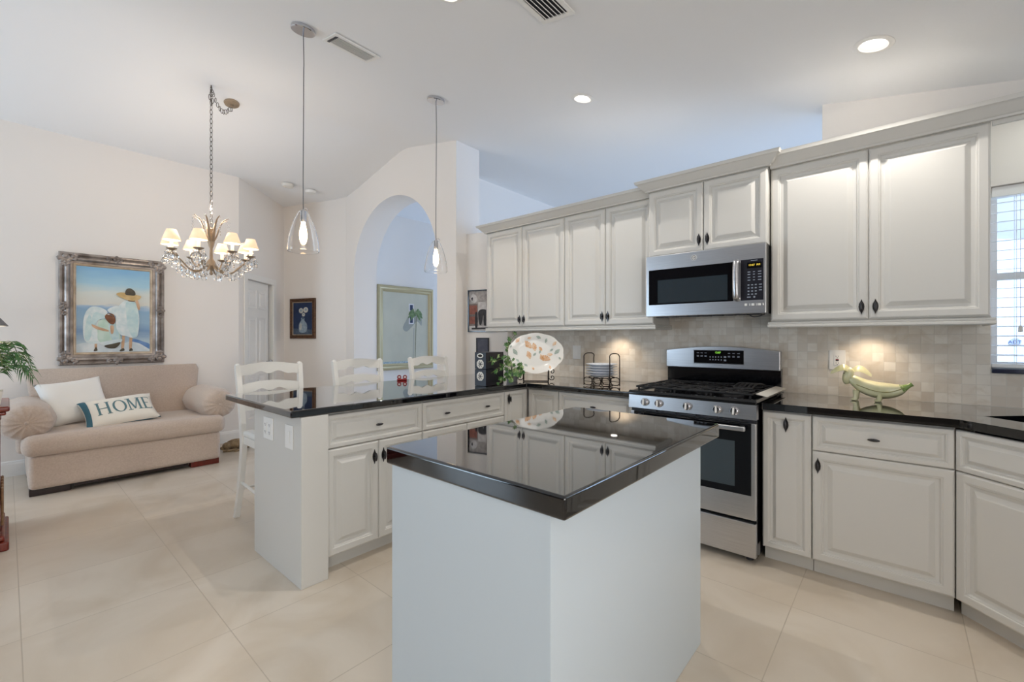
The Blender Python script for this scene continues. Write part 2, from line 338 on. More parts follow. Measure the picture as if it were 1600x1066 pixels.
# ================================================================== CABINETS
def door_panel(name, parent, x0, z0, W, H, k=1.0, y=0, material=None):
    P = ((0, 0), (0, .012), (.003, .017), (.010, .021), (.036, .022), (.042, .020), (.045, .0165), (.049, .0165), (.055, .0075), (.062, .0055), (.070, .0055), (.091, .0175), (.095, .0195), (.099, .0198))
    k = min(k, .40*min(W, H)/.099); rs = []
    for i, hgt in P:
        i *= k; rs.append([(x0+i, y-hgt, z0+i), (x0+W-i, y-hgt, z0+i), (x0+W-i, y-hgt, z0+H-i), (x0+i, y-hgt, z0+H-i)])
    return MB().rings(rs).build(name, material or CAB, parent, smooth=28)
def pull_mesh():
    m = MB(); a = [(.0, .043), (.004, .03), (.011, .016), (.013, 0), (.011, -.016), (.004, -.03), (0, -.043), (-.004, -.03), (-.011, -.016), (-.013, 0), (-.011, .016), (-.004, .03)]
    m.prism(a, 0, .004, T=XZ); m.tube([(0, -.003, 0), (0, -.018, 0)], .006)
    m.ball((0, -.021, 0), .0075, .006, .025, 12)
    return m.build('pull', PEWT)
PULL0 = pull_mesh(); PULLME = PULL0.data; bpy.data.objects.remove(PULL0)
def pull(parent, x, z, y=-.0215, horiz=False, s=1.0):
    o = bpy.data.objects.new('pull', PULLME); C.objects.link(o); o.parent = parent; o.location = (x, y, z); o.scale = (s, s, s)
    if horiz: o.rotation_euler = (0, PI/2, 0)
    o['label'] = 'dark pewter lozenge pull'
    return o
def base_cab(label, loc, rz, W, spec, depth=.57, toe=.055, ztop=.868, group='base cabinets'):
    t = thing('base_cabinet', label, 'cabinet', (loc[0], loc[1], 0), rz, None)
    MB().box(.001, W-.001, 0, depth, .085, ztop, .001, 1).build('body', CAB, t)
    MB().box(.001-(.034 if rz == -PI/4 else 0), W-.001, toe, depth, 0, .085).build('toe_kick', CAB, t)
    for kind, x0, x1, z0, z1, hx, hz in spec:
        g = .0016
        k = .62 if kind == 'drawer' else (.95 if x1-x0 > .3 else .72)
        o = door_panel(kind, t, x0+g, z0+g, x1-x0-2*g, z1-z0-2*g, k)
        for px in (hx if isinstance(hx, (list, tuple)) else [hx]):
            if px is not None: pull(o, px, hz, -.0215 if kind == 'door' else -.0125, kind == 'drawer')
    return t
ZD0, ZD1, ZT = .09, .677, .866
# peninsula, facing the kitchen (+X)
PX = -2.34; R90 = PI/2
base_cab('cream base cabinet with one drawer over two doors next to the peninsula end post', (PX, 1.132), R90, .641,
         [('drawer', 0, .641, ZD1, ZT, .32, .772), ('door', 0, .323, ZD0, ZD1, .292, .585), ('door', .323, .641, ZD0, ZD1, .352, .585)], group=None)
base_cab('cream base cabinet with a wide two-pull drawer in the middle of the peninsula', (PX, 1.774), R90, .79,
         [('drawer', 0, .79, ZD1, ZT, [.2, .59], .772), ('door', 0, .395, ZD0, ZD1, .365, .585), ('door', .395, .79, ZD0, ZD1, .425, .585)])
base_cab('narrow cream cabinet door at the inner corner end of the peninsula', (PX, 2.565), R90, .284, [('door', 0, .282, ZD0, ZT, .05, .80)])
# left of the range, facing -Y
base_cab('narrow cream corner cabinet left of the drawer unit by the range', (-2.316, 2.87), 0, .304, [('door', .0, .304, ZD0, ZT, None, 0)])
base_cab('cream drawer base cabinet immediately left of the gas range', (-2.01, 2.87), 0, .637,
         [('drawer', 0, .637, ZD1, ZT, .318, .772), ('door', 0, .318, ZD0, ZD1, .288, .585), ('door', .318, .637, ZD0, ZD1, .348, .585)])
# right of the range
base_cab('narrow cream pull-out base cabinet immediately right of the gas range', (-.590, 2.87), 0, .237, [('door', 0, .237, ZD0, ZT, .118, .80)])
base_cab('wide cream base cabinet with drawer and single large door under the banana dog', (-.352, 2.87), 0, .548,
         [('drawer', 0, .548, ZD1, ZT, .258, .772), ('door', 0, .548, ZD0, ZD1, .027, .60)])
SX, SY = .204, 2.862
base_cab('cream sink base cabinet set at an angle on the right edge', (SX, SY), -PI/4, .92,
         [('drawer', .002, .92, ZD1, ZT, None, 0), ('door', .002, .46, ZD0, ZD1, .43, .60), ('door', .46, .92, ZD0, ZD1, .49, .60)], depth=.5, ztop=.685)
# peninsula end post and back panel
t = thing('peninsula_end_panel', 'white end panel and post closing the open end of the peninsula', 'panel', (-2.6, 1.05, 0))
MB().box(-.325, .318, -.065, .078, 0, .875, .003).build('end_panel', CAB, t)
t = thing('peninsula_back_panel', 'long white panel closing the stool side of the peninsula', 'panel', (-2.925, 2.24, 0))
MB().box(-.012, .008, -1.11, 1.11, 0, .875, .002).build('panel', CAB, t)
def outlet(label, loc, rz, wd, hgt, kind):
    t = thing('outlet_plate', label, 'outlet', loc, rz)
    MB().box(-wd/2, wd/2, -.006, 0, -hgt/2, hgt/2, .003).build('cover_plate', PLAS, t)
    return t
def receptacle(t, x, red=False):
    MB().prism([(x-.017, -.034), (x+.017, -.034), (x+.017, .034), (x-.017, .034)], .006, .009, .001, T=XZ).build('receptacle', PLAS, t)
    for z in (.021, -.021):
        m = MB(); m.box(x-.0075, x-.0055, -.0098, -.0088, z-.003, z+.006); m.box(x+.0055, x+.0075, -.0098, -.0088, z-.003, z+.006); m.box(x-.002, x+.002, -.0098, -.0088, z-.010, z-.006)
        m.build('slots', DARKP, t)
    if red:
        MB().box(x-.008, x+.008, -.0105, -.0088, .000, .006, .001).build('test_button', RED, t)
        MB().box(x-.008, x+.008, -.0105, -.0088, -.007, -.001, .001).build('reset_button', DARKP, t)
def rocker(t, x): MB().prism([(x-.016, -.033), (x+.016, -.033), (x+.016, .033), (x-.016, .033)], .006, .010, .002, T=XZ).build('rocker_switch', PLAS, t)
t = outlet('white double outlet plate on the peninsula end panel, nearer the stools', (-2.70, .985, .768), 0, .135, .125, 0); receptacle(t, -.03); receptacle(t, .028)
t = outlet('white single plate on the peninsula end panel, nearer the cabinet doors', (-2.42, .985, .76), 0, .095, .125, 0); rocker(t, 0)
t = outlet('white outlet with red button on the marble tile above the banana dog', (-.295, 3.49, 1.142), 0, .085, .125, 0); receptacle(t, 0, True)
t = outlet('white rocker switch plate on tile between the platter and the plates', (-2.25, 3.49, 1.15), 0, .088, .125, 0); rocker(t, 0)

# worktops
CT0, CT1 = .876, .914
tag(MB().prism([(-3.30, .938), (-2.29, .938), (-2.29, 2.80), (-1.372, 2.80), (-1.372, 3.488), (-3.115, 3.488), (-3.30, 3.43)], CT0, CT1, .008, 3).build('countertop', GRAN),
    'long black granite worktop of the peninsula turning the corner to the range', 'countertop')
# right worktop with the sink cut out
ca = math.sqrt(.5); A = Vector((.30, 3.02)); e1 = Vector((ca, -ca)); e2 = Vector((ca, ca))
hole = [A, A+e1*.62, A+e1*.62+e2*.40, A+e2*.40]
outer = [Vector(p) for p in ((-.585, 2.82), (.205, 2.82), (.865, 2.16), (1.745, 2.16), (1.745, 3.488), (-.585, 3.488))]
def holed(z):  return [(p.x, p.y, z) for p in outer]+[(p.x, p.y, z) for p in hole]
tf = [(0, 1, 6), (1, 2, 7, 6), (2, 3, 7), (3, 4, 8, 7), (4, 5, 9, 8), (5, 0, 6, 9)]
V = holed(CT1)+holed(CT0); Fc = list(tf)+[tuple(i+10 for i in f[::-1]) for f in tf]
Fc += [(i, (i+1) % 6, 10+(i+1) % 6, 10+i) for i in range(6)]+[(6+i, 6+(i+1) % 4, 16+(i+1) % 4, 16+i) for i in range(4)]
tag(MB()._new(V, Fc).build('countertop', GRAN, smooth=0), 'black granite worktop right of the range with the sink cut out', 'countertop')
t = thing('kitchen_sink', 'dark rectangular sink sunk into the angled worktop at right', 'sink', (A.x, A.y, 0), -PI/4)
m = MB(); m.rings([[(x0, y0, z), (x1, y0, z), (x1, y1, z), (x0, y1, z)] for x0, x1, y0, y1, z in ((-.02, .64, -.02, .42, .8745), (-.02, .64, -.02, .42, .70), (.015, .605, .015, .385, .695), (.004, .616, .004, .396, .8745))], False, False)
m.box(.01, .61, .01, .39, .69, .697)
m.build('basin', SINKM, t, smooth=0)
MB().lathe([(.045, .697), (.045, .700), (.03, .7005)], 20, cx=.31, cy=.2).build('drain', SS, t)
# island
t = thing('kitchen_island', 'white island cabinet standing alone in the middle of the tiled floor', 'kitchen island', (-.95, 1.39, 0))
MB().box(-.335, .325, -.535, .525, 0, .855, .002).build('body', ISL, t)
MB().box(-.341, -.335, -.53, .52, 0, .60, .001).build('side_panel', ISL, t)
tag(MB().prism([(-1.309, .846), (-.578, .846), (-.578, 2.012), (-1.309, 2.012)], .855, .914, .009, 3).build('island_countertop', GRAN), 'square-edged black granite top of the kitchen island', 'countertop')

# uppers
def upper_cab(label, x, y, W, depth, z0, z1, doors, zd0, zd1):
    t = thing('upper_cabinet', label, 'cabinet', (x, y, z0), 0)
    MB().box(.001, W-.001, 0, depth, 0, z1-z0, .001, 1).build('body', CAB, t)
    for x0, x1, hx, hz in doors:
        o = door_panel('door', t, x0+.0016, zd0-z0, x1-x0-.0032, zd1-zd0, .95)
        pull(o, hx, hz-z0)
    return t
UL = 3.17
upper_cab('first tall cream wall cabinet from the left, above the ivy and platter', -3.112, UL+.02, .936, .288, 1.383, 2.40, [(0, .461, .435, 1.455), (.461, .936, .487, 1.455)], 1.388, 2.325)
upper_cab('second tall cream wall cabinet from the left, above the plate rack', -2.175, UL+.02, .80, .288, 1.383, 2.40, [(0, .397, .371, 1.455), (.397, .80, .423, 1.455)], 1.388, 2.325)
upper_cab('short cream wall cabinet directly over the microwave', -1.373, 3.10, .766, .385, 1.862, 2.42, [(0, .384, .357, 1.945), (.384, .766, .411, 1.945)], 1.866, 2.335)
upper_cab('large cream wall cabinet beside the window, right of the microwave', -.601, 3.15, .938, .335, 1.383, 2.42, [(0, .475, .445, 1.455), (.475, .938, .505, 1.455)], 1.388, 2.325)
CROWN = [(0, 0), (-.018, 0), (-.022, .010), (-.030, .014), (-.045, .030), (-.062, .050), (-.070, .056), (-.078, .058), (-.082, .070), (-.086, .078), (0, .078)]
YZX = Matrix(((0, 0, 1, 0), (1, 0, 0, 0), (0, 1, 0, 0), (0, 0, 0, 1)))
def crown(label, x0, x1, y, z, k=1.0, left=False, right=False, depth=.3):
    t = thing('crown_moulding', label, 'moulding', (x0, y, z))
    m = MB(); P = [(a*k, b*k) for a, b in CROWN]; rs = []
    L = x1-x0
    n = len(P)
    r0 = [((a if left else 0), a, b) for a, b in P]; r1 = [((L-a if right else L), a, b) for a, b in P]
    m.rings([r0, r1])
    if left: m.rings([[(a, a, b) for a, b in P], [(a, depth, b) for a, b in P]])
    if right: m.rings([[(L-a, a, b) for a, b in P], [(L-a, depth, b) for a, b in P]])
    m.build('moulding', CAB, t, smooth=30)
    return t
crown('cream crown moulding along the two left wall cabinets', -3.112, -1.372, UL, 2.328, .92, left=True, depth=.29)
crown('cream crown moulding over the microwave cabinet, stepping forward', -1.373, -.607, 3.08, 2.338, .92, left=True, right=True, depth=.012)
t = crown('long cream crown moulding over the right cabinet, running on across the window', -.600, 1.74, 3.13, 2.328, .98, depth=.35)
MB().box(.94, 2.34, .0, .02, -.02, .0).build('valance_board', CAB, t)
RAIL = [(0, 0), (-.012, 0), (-.018, .006), (-.018, .016), (-.012, .02), (-.016, .026), (-.016, .034), (0, .036)]
def rail(label, x0, x1, y, z, dep=.30):
    t = thing('light_rail', label, 'moulding', (x0, y, z)); m = MB(); L = x1-x0
    m.rings([[(a, a, b) for a, b in RAIL], [(L-a, a, b) for a, b in RAIL]])
    m.rings([[(a, a, b) for a, b in RAIL], [(a, dep, b) for a, b in RAIL]]); m.rings([[(L-a, a, b) for a, b in RAIL], [(L-a, dep, b) for a, b in RAIL]])
    m.build('rail', CAB, t, smooth=30); return t
rail('cream light rail under the two left wall cabinets', -3.112, -1.376, UL+.018, 1.346)
rail('cream light rail under the right wall cabinet', -.601, .337, 3.15, 1.346)
for i, (x, lab) in enumerate(((-2.72, 'above the platter'), (-1.80, 'above the plate rack'), (-.13, 'above the banana dog'))):
    t = thing('puck_light', 'small lit puck light under the wall cabinet '+lab, 'light', (x, 3.36, 1.383), 0, None)
    MB().lathe([(.001, 0), (.035, 0), (.035, -.014), (.030, -.018), (.001, -.018)], 20, cap=False).build('housing', SS, t)
    MB().lathe([(.001, -.0185), (.026, -.0185), (.026, -.0195), (.001, -.0195)], 20, cap=False).build('lens', LEDD, t)
    l = bpy.data.lights.new('puck_lamp', 'SPOT'); l.energy = 3.0; l.color = (1, .80, .58); l.spot_size = 2.3; l.spot_blend = .8; l.shadow_soft_size = .03
    lo = bpy.data.objects.new('puck_lamp', l); C.objects.link(lo); lo.parent = t; lo.location = (0, 0, -.03)
# ================================================================== APPLIANCES
# microwave
t = thing('microwave', 'stainless over-the-range microwave hung under the short wall cabinet', 'microwave', (-1.357, 3.0, 1.431), 0)
MB().box(.004, .753, .022, .48, .0, .427, .004).build('body', BLK, t)
MB().box(0, .757, 0, .022, .0, .427, .006).build('front_panel', SS, t)
dg = MB().box(.023, .577, -.0025, .001, .082, .327, .004).build('door_glass', GLSB, t)
MB().box(.089, .543, -.0035, -.002, .092, .252).build('window', GLSW, dg)
m = MB(); m.tube(smooth_open([(.598, -.002, .085), (.598, -.032, .105), (.598, -.040, .20), (.598, -.032, .31), (.598, -.002, .33)], 5), .017, 12, flat=.55); m.build('handle', SS, t)
cp = MB().box(.619, .744, -.0025, .001, .082, .333, .005).build('control_panel', NAVY, t)
MB().box(.655, .735, -.0032, -.002, .278, .312).build('display', GLSB, cp)
text_obj('clock_digits', '12:07  PM', .016, AMB, cp, (.695, -.0036, .296))
m = MB()
for z in (.255, .240, .222, .205):
    for x in ((.655, .677), (.685, .702), (.712, .737)): m.box(x[0]+.003, x[1]-.004, -.0031, -.0024, z-.0025, z+.0025)
m.build('function_keys', PRINT, cp, smooth=0); m = MB()
for r in range(4):
    for c in range(3): m.box(.658+c*.02, .668+c*.02, -.0031, -.0024, .172-r*.019, .179-r*.019)
m.build('number_keys', PRINT, cp, smooth=0); m = MB()
for r in range(3): m.box(.720, .736, -.0031, -.0024, .173-r*.017, .178-r*.017)
m.build('side_keys', PRINT, cp, smooth=0); m = MB()
m.box(.655, .675, -.0031, -.0024, .098, .104); m.box(.69, .70, -.0031, -.0024, .096, .106)
m.build('start_keys', PRINT, cp, smooth=0)
MB().box(.676, .712, -.0031, -.0024, .322, .326).build('maker_name', PRINT, cp, smooth=0)
m = MB()
for x, wd in ((.647, .014), (.669, .004), (.686, .016), (.708, .004), (.722, .016), (.743, .006)): m.box(x-wd/2, x+wd/2, -.0015, .001, .048, .062, .001)
m.build('quick_buttons', PLAS, t, smooth=0)
lg = MB(); lg.lathe([(.0005, .0), (.018, .0), (.019, .0015), (.0005, .002)], 28, T=TR((.335, 0, .383)) @ RX(PI/2), cap=False)
lg = lg.build('emblem', PLAS, t); 
m = MB(); m.tube([(.335+.0145*math.cos(a), -.0023, .383+.0145*math.sin(a)) for a in [2*PI*i/24 for i in range(24)]], .0012, 6, True); m.build('emblem_ring', DARKP, lg)
text_obj('emblem_letters', 'GE', .017, DARKP, lg, (.335, -.0026, .383))
m = MB()
for i in range(9): m.box(.05+i*.075, .11+i*.075, .06, .14, -.004, .001)
m.build('underside_grille', DARKP, t, smooth=0)
MB().tube(smooth_open([(.64, .10, .0), (.67, .08, -.016), (.70, .08, -.014), (.73, .1, -.002)], 5), .0028, 6).build('hanging_cord', DARKP, t)
# range
t = thing('gas_range', 'stainless gas range with black cooktop standing between the worktops', 'stove', (-1.36, 2.76, 0))
MB().box(.004, .758, .03, .70, .03, .905, .004).build('body', BLK, t)
m = MB()
for x in (.05, .71):
    for y in (.08, .6): m.lathe([(.02, 0), (.02, .032)], 12, cx=x, cy=y)
m.build('levelling_feet', DARKP, t)
MB().box(.002, .760, .0, .03, .04, .236, .006).build('storage_drawer', SS, t)
dr = MB().box(.002, .760, .0, .03, .252, .80, .008).build('oven_door', SS, t)
gl = MB().box(.03, .735, -.003, .001, .39, .798, .004).build('door_glass', GLSB, dr)
MB().box(.115, .65, -.004, -.002, .43, .69).build('oven_window', GLSW, gl)
hb = MB(); hb.box(.045, .715, -.055, -.035, .757, .785, .008, 3)
for x in (.07, .69): hb.box(x-.012, x+.012, -.038, .0, .760, .782, .003)
hb.build('door_handle', SS, dr)
m = MB()
for i in range(5): m.box(.08+i*.125, .18+i*.125, .004, .03, .805, .816)
m.box(.004, .758, .02, .03, .80, .826); m.build('vent_strip', DARKP, t, smooth=0)
cpn = MB(); cpn.rings([[(x, -.018, .822), (x, -.012, .906), (x, .03, .908), (x, .03, .822)] for x in (.0, .765)]); cpn = cpn.build('control_panel', SS, t, smooth=0)
TK = lambda x, z: TR((x, -.015, z)) @ RX(PI/2-.07)
for x in (.112, .205, .384, .558, .652):
    kb = MB(); kb.lathe([(.001, .001), (.0245, .001), (.0245, .007), (.021, .010), (.019, .024), (.017, .027), (.001, .027)], 24, T=TK(x, .864), cap=False)
    kb = kb.build('control_knob', CHRM, cpn)
    MB().box(-.0045, .0045, -.019, .019, .024, .034, .002, T=TK(x, .864) @ RZ(.15*((x*37) % 1-.5))).build('knob_grip', PLAS, kb)
# cooktop
ck = MB(); ck.box(-.002, .767, -.02, .64, .905, .925, .006); ck.rings([[(-.002+i, -.02+i, z), (.767-i, -.02+i, z), (.767-i, .64-i, z), (-.002+i, .64-i, z)] for i, z in ((.0, .922), (.006, .936), (.022, .937), (.034, .928), (.036, .926))], False, True)
ck = ck.build('cooktop', BLK, t)
for bx, by, r in ((.165, .15, .045), (.165, .45, .038), (.60, .15, .05), (.60, .45, .036), (.383, .30, .042)):
    b = MB(); b.lathe([(.001, .926), (r+.012, .926), (r+.010, .934), (r, .940), (r, .945), (.001, .948)], 24, cx=bx, cy=by, cap=False); b.build('burner', IRON, ck)
for gx0, gx1 in ((.035, .27), (.275, .49), (.495, .73)):
    g = MB(); zc = .958; rr = .0065
    g.tube([(gx0, .03, zc), (gx1, .03, zc), (gx1, .60, zc), (gx0, .60, zc)], rr, 8, True)
    cx = (gx0+gx1)/2
    for cy in (.15, .45):
        for a in range(6):
            an = a*PI/3+.3; g.tube([(cx+.030*math.cos(an), cy+.030*math.sin(an), zc+.006), (cx+.105*math.cos(an), cy+.13*math.sin(an), zc+.004)], rr*.9, 8)
        g.tube([(cx+.085*math.cos(2*PI*i/20), cy+.085*math.sin(2*PI*i/20), zc+.003) for i in range(20)], rr*.8, 8, True)
    g.tube([(gx0, .315, zc), (gx1, .315, zc)], rr, 8); g.tube([(cx, .03, zc), (cx, .6, zc)], rr*.9, 8)
    for x in (gx0+.01, gx1-.01):
        for y in (.04, .59, .315): g.tube([(x, y, zc), (x, y, .927)], rr, 6)
    g.build('grate', IRON, t)
m = MB()
for i in range(5): m.tube(smooth_open([(.575+i*.026, .26, .968), (.585+i*.026, .33, .990), (.60+i*.026, .42, .985), (.60+i*.026, .50, .970)], 4), .006, 8)
m.tube([(.575, .26, .967), (.685, .26, .967)], .006, 8); m.tube([(.60, .5, .968), (.71, .5, .968)], .006, 8)
m.build('wok_ring', IRON, t)
# backguard
bgp = MB(); bgp.box(-.004, .768, .655, .70, .925, 1.075, .003); bgd = bgp.build('backsplash_panel', BLK, t)
top = [(.765-.77*i/16, 1.192+.030*math.sin(PI*i/16)) for i in range(17)]
bg2 = MB(); bg2.prism([(-.005, 1.06), (.765, 1.06)]+top, -.70, -.630, .006, 2, T=XZ); bg2 = bg2.build('backguard', SS, t, smooth=30)
dp = MB().box(.205, .545, .6275, .632, 1.098, 1.190, .004).build('display_panel', GLSB, bg2)
m = MB()
m.tube([(.203, .6285, 1.096), (.547, .6285, 1.096), (.547, .6285, 1.192), (.203, .6285, 1.192)], .002, 6, True); m.build('display_trim', SS, dp)
text_obj('clock_digits', '12:07', .018, GRN, dp, (.375, .6268, 1.176))
m = MB(); rng = random.Random(3)
for nm, xs in (('oven_keys', (.235, .262, .290)), ('timer_keys', (.450, .480, .512))):
    m = MB()
    for x in xs:
        for z in (1.172, 1.152, 1.146): m.box(x-.008, x+.008, .6270, .6276, z-.0018, z+.0018)
    m.build(nm, PRINT, dp, smooth=0)
m = MB()
for r in range(2):
    for c in range(5): m.box(.318+c*.019, .326+c*.019, .6270, .6276, 1.140-r*.02, 1.148-r*.02)
for z in (1.145, 1.122): m.box(.415, .432, .6270, .6276, z-.006, z+.006)
m.build('number_keys', PRINT, dp, smooth=0)
MB().box(.345, .405, .6293, .6300, 1.083, 1.086).build('maker_name', PRINT, bg2, smooth=0)
o = MB().rings([[(0, y, .016), (.058, y, .004), (.058, y, .007), (0, y, .019)] for y in (0, .56)]).build('gap_cover', PALE, None, smooth=0)
o.location = (-.624, 2.86, .9385); tag(o, 'pale metal gap strip lying along the right rim of the range', 'gap cover')

# ================================================================== CEILING FITTINGS
SLOPE = math.atan(.192)
def on_ceiling(name, label, cat, x, y, group=None, ry=None):
    t = thing(name, label, cat, (x, y, ceil_z(x)-.001), 0, group)
    t.rotation_euler = (0, SLOPE if ry is None else ry, 0); return t
def downlight(x, y, lab, r=.075):
    t = on_ceiling('recessed_downlight', lab, 'ceiling light', x, y)
    MB().lathe([(r*.80, -.001), (r*.82, -.006), (r, -.006), (r*1.13, -.002), (r*1.13, .0)], 36, cap=False).build('trim_ring', TRIMW, t)
    MB().lathe([(r*.84, -.003), (r*.82, .004), (r*.76, .020), (r*.72, .028)], 36, cap=False).build('baffle', PALE, t)
    MB().lathe([(.001, .034), (r*.72, .034), (r*.68, .026), (.001, .020)], 36, cap=False).build('lens', LEDD, t)
    l = bpy.data.lights.new('downlight_lamp', 'SPOT'); l.energy = 22; l.color = (1, .95, .88); l.spot_size = 2.4; l.spot_blend = .7; l.shadow_soft_size = .012
    lo = bpy.data.objects.new('downlight_lamp', l); C.objects.link(lo); lo.parent = t; lo.location = (0, 0, -.012)
downlight(-1.775, 2.83, 'lit round downlight in the ceiling above the left wall cabinets')
downlight(-.095, 2.85, 'lit round downlight in the ceiling above the right wall cabinet')
downlight(-1.755, 1.50, 'lit round downlight cut off by the top edge of the photo')
def vent(x, y, L, W, lab, metal, ax):
    t = on_ceiling('ceiling_vent', lab, 'vent', x, y); 
    m = MB(); b = .03
    for x0, x1, y0, y1 in ((-W/2-b, W/2+b, -L/2-b, -L/2), (-W/2-b, W/2+b, L/2, L/2+b), (-W/2-b, -W/2, -L/2, L/2), (W/2, W/2+b, -L/2, L/2)): m.box(x0, x1, y0, y1, -.010, -.0005, .003)
    m.build('frame', TRIMW, t)
    MB().box(-W/2, W/2, -L/2, L/2, -.0035, -.001).build('backing', metal, t)
    n = 6
    for i in range(n):
        xx = -W/2+W*(i+.5)/n
        MB().box(-.014 if metal is TRIMW else -.008, .010 if metal is TRIMW else .006, -L/2, L/2, -.0015, .0015, T=TR((xx, 0, -.0095)) @ RY(.6)).build('louvre', TRIMW, t)
    if metal is TRIMW: MB().box(-W/2, W/2, -L/2-.012, -L/2+.004, -.013, -.004).build('damper_slot', DARKP, t)
vent(-2.818, 1.56, .27, .12, 'white louvred ceiling vent beside the front pendant canopy', TRIMW, 0)
vent(-1.36, 1.76, .30, .15, 'white ceiling vent with dark slots cut off by the top edge', DARKP, 0)
for x, y, lab, mt in ((-6.0, 2.42, 'round cream smoke detector on the ceiling left of the front pendant cord', CREAM), (-6.03, 2.73, 'round white smoke detector on the ceiling right of the front pendant cord', PLAS)):
    t = thing('smoke_detector', lab, 'smoke detector', (x, y, 3.2895), 0)
    MB().lathe([(.001, 0), (.072, 0), (.072, -.018), (.062, -.034), (.05, -.038), (.001, -.038)], 28, cap=False).build('housing', mt, t)
    MB().lathe([(.028, -.038), (.034, -.041), (.040, -.038)], 24, cap=False).build('grille', mt, t)
# pendants
def pendant(x, y, zb, lab):
    zc = ceil_z(x); t = thing('pendant_light', lab, 'pendant light', (x, y, zb), 0, None)
    H = zc-zb
    MB().lathe([(.001, .0), (.072, .0), (.074, -.006), (.074, -.018), (.070, -.022), (.001, -.022)], 36, T=TR((0, 0, H-.001)) @ RY(SLOPE), cap=False).build('canopy', CHRM, t)
    MB().tube(smooth_open([(0, 0, H-.02), (.004, .002, H-.22), (.006, .0, H-.30), (.001, .001, H-.6), (-.002, 0, .45), (0, 0, .265)], 5), .0028, 8).build('cord', SSD, t)
    prof = [(.020, .264), (.030, .258), (.046, .232), (.068, .185), (.086, .130), (.098, .080), (.105, .034), (.106, .012), (.103, .002)]
    P = [(p[0]*.91, p[1]) for p in smooth_open([(r, z) for r, z in prof], 3)]
    inner = [(r-.0042, z) for r, z in P[::-1]]
    MB().lathe(P+inner, 40, cap=False).build('glass_shade', GLASS, t, smooth=60)
    sk = MB(); sk.lathe([(.001, .275), (.008, .272), (.018, .262), (.018, .195), (.016, .190), (.001, .190)], 20, cap=False); sk = sk.build('socket', CHRM, t)
    MB().tube([(.0+.036*math.cos(a), .012, .262+.020*math.sin(a)) for a in [PI*i/10 for i in range(11)]], .0025, 6).build('wire_clip', CHRM, t)
    MB().lathe([(.001, .191), (.012, .190), (.013, .175), (.021, .140), (.024, .105), (.021, .075), (.014, .055), (.006, .048), (.001, .047)], 24, cap=False).build('bulb', BULB, t, smooth=60)
pendant(-2.895, 1.263, 1.838, 'nearer and larger clear glass bell pendant with lit bulb over the peninsula')
pendant(-2.925, 2.375, 1.835, 'farther clear glass bell pendant with lit bulb, hanging before the arch')
# chandelier
t = thing('chandelier', 'gilt chandelier with cream shades and crystal drops hung on a long chain', 'chandelier', (-4.68, 1.22, 1.85))
zc = 3.569-1.85
cn = MB()
def link(m, c, ang, s=.020):
    pts = [(.0, 0)]
    ring = [(.011*math.cos(a), s*1.25*math.sin(a)) for a in [2*PI*i/12 for i in range(12)]]
    m.tube([(c[0]+x*math.cos(ang), c[1]+x*math.sin(ang), c[2]+z) for x, z in ring], .0026, 6, True)
k = 0; z = .45
while z < zc-.02: link(cn, (0, 0, z), (k % 2)*PI/2+.4); z += .041; k += 1
cn.build('chain', CHAIN, t)
sw = MB(); q0 = Vector((0, 0, zc-.03)); q1 = Vector((-.14, .205, 3.538-1.85-.03))
for i in range(11):
    f = i/10; p = q0.lerp(q1, f); sag = -.11*math.sin(PI*min(1, f*1.05))-.03*f; link(sw, (p.x, p.y, p.z+sag), (i % 2)*PI/2+.3, .018)
for i in range(5): link(sw, (.012*math.cos(i*2.1), .012*math.sin(i*2.1), zc-.16+.025*i), i*1.1, .02)
sw.build('swag_chain', CHAIN, t)
MB().tube(smooth_open([(0, 0, zc), (0, 0, zc-.02), (.012, 0, zc-.035), (0, 0, zc-.05), (-.01, 0, zc-.04)], 4), .004, 6).build('ceiling_hook', CHAIN, t)
MB().lathe([(.001, .0), (.066, .0), (.062, -.012), (.03, -.020), (.012, -.022), (.012, -.04), (.001, -.042)], 28, T=TR((-.14, .205, 3.5375-1.85)) @ RY(-math.atan(.22)), cap=False).build('canopy', ANTQ, t)
MB().lathe([(.001, 0), (.010, .004), (.016, .016), (.010, .03), (.012, .05), (.034, .075), (.040, .10), (.030, .125), (.014, .15), (.012, .24), (.022, .27), (.028, .30), (.018, .33), (.010, .40), (.016, .415), (.008, .43), (.001, .435)], 20, cap=False).build('central_column', ANTQ, t)
lf = MB()
for i in range(8):
    a = i*PI/4+.2; P = smooth_open([(.02, .31), (.045, .36), (.065, .43), (.095, .49), (.14, .52)], 4)
    lf.tube([(r*math.cos(a), r*math.sin(a), z) for r, z in P], [.015-.011*j/(len(P)-1) for j in range(len(P))], 6, flat=.5)
lf.build('leaf_crown', ANTQ, t)
bd = MB()
for i in range(8):
    a = i*PI/4+.2
    for j in range(7): bd.ball((.145*math.cos(a), .145*math.sin(a), .505-.026*j), .007, .007, .009, 8)
bd.build('bead_strands', CRYS, t)
def make_arm():
    A_ = smooth_open([(.03, 0, .09), (.09, 0, .035), (.17, 0, .03), (.245, 0, .10), (.30, 0, .145), (.315, 0, .175)], 5)
    return MB().tube(A_, [.008-.003*i/(len(A_)-1) for i in range(len(A_))], 8).lathe([(.001, .168), (.014, .170), (.038, .184), (.040, .188), (.001, .182)], 20, cx=.315, cap=False).build('arm', ANTQ, t)
arm = make_arm()
MB().lathe([(.001, .183), (.013, .183), (.013, .262), (.001, .262)], 14, cx=.315, cap=False).build('candle_sleeve', CAND, arm)
sh = MB().lathe([(.066, .255), (.034, .345)], 28, cx=.315, cap=False).build('lamp_shade', SHADE, arm, solid=.003)
MB().lathe([(.062, .257), (.031, .343)], 28, cx=.315, cap=False).build('shade_lining', SHADI, sh)
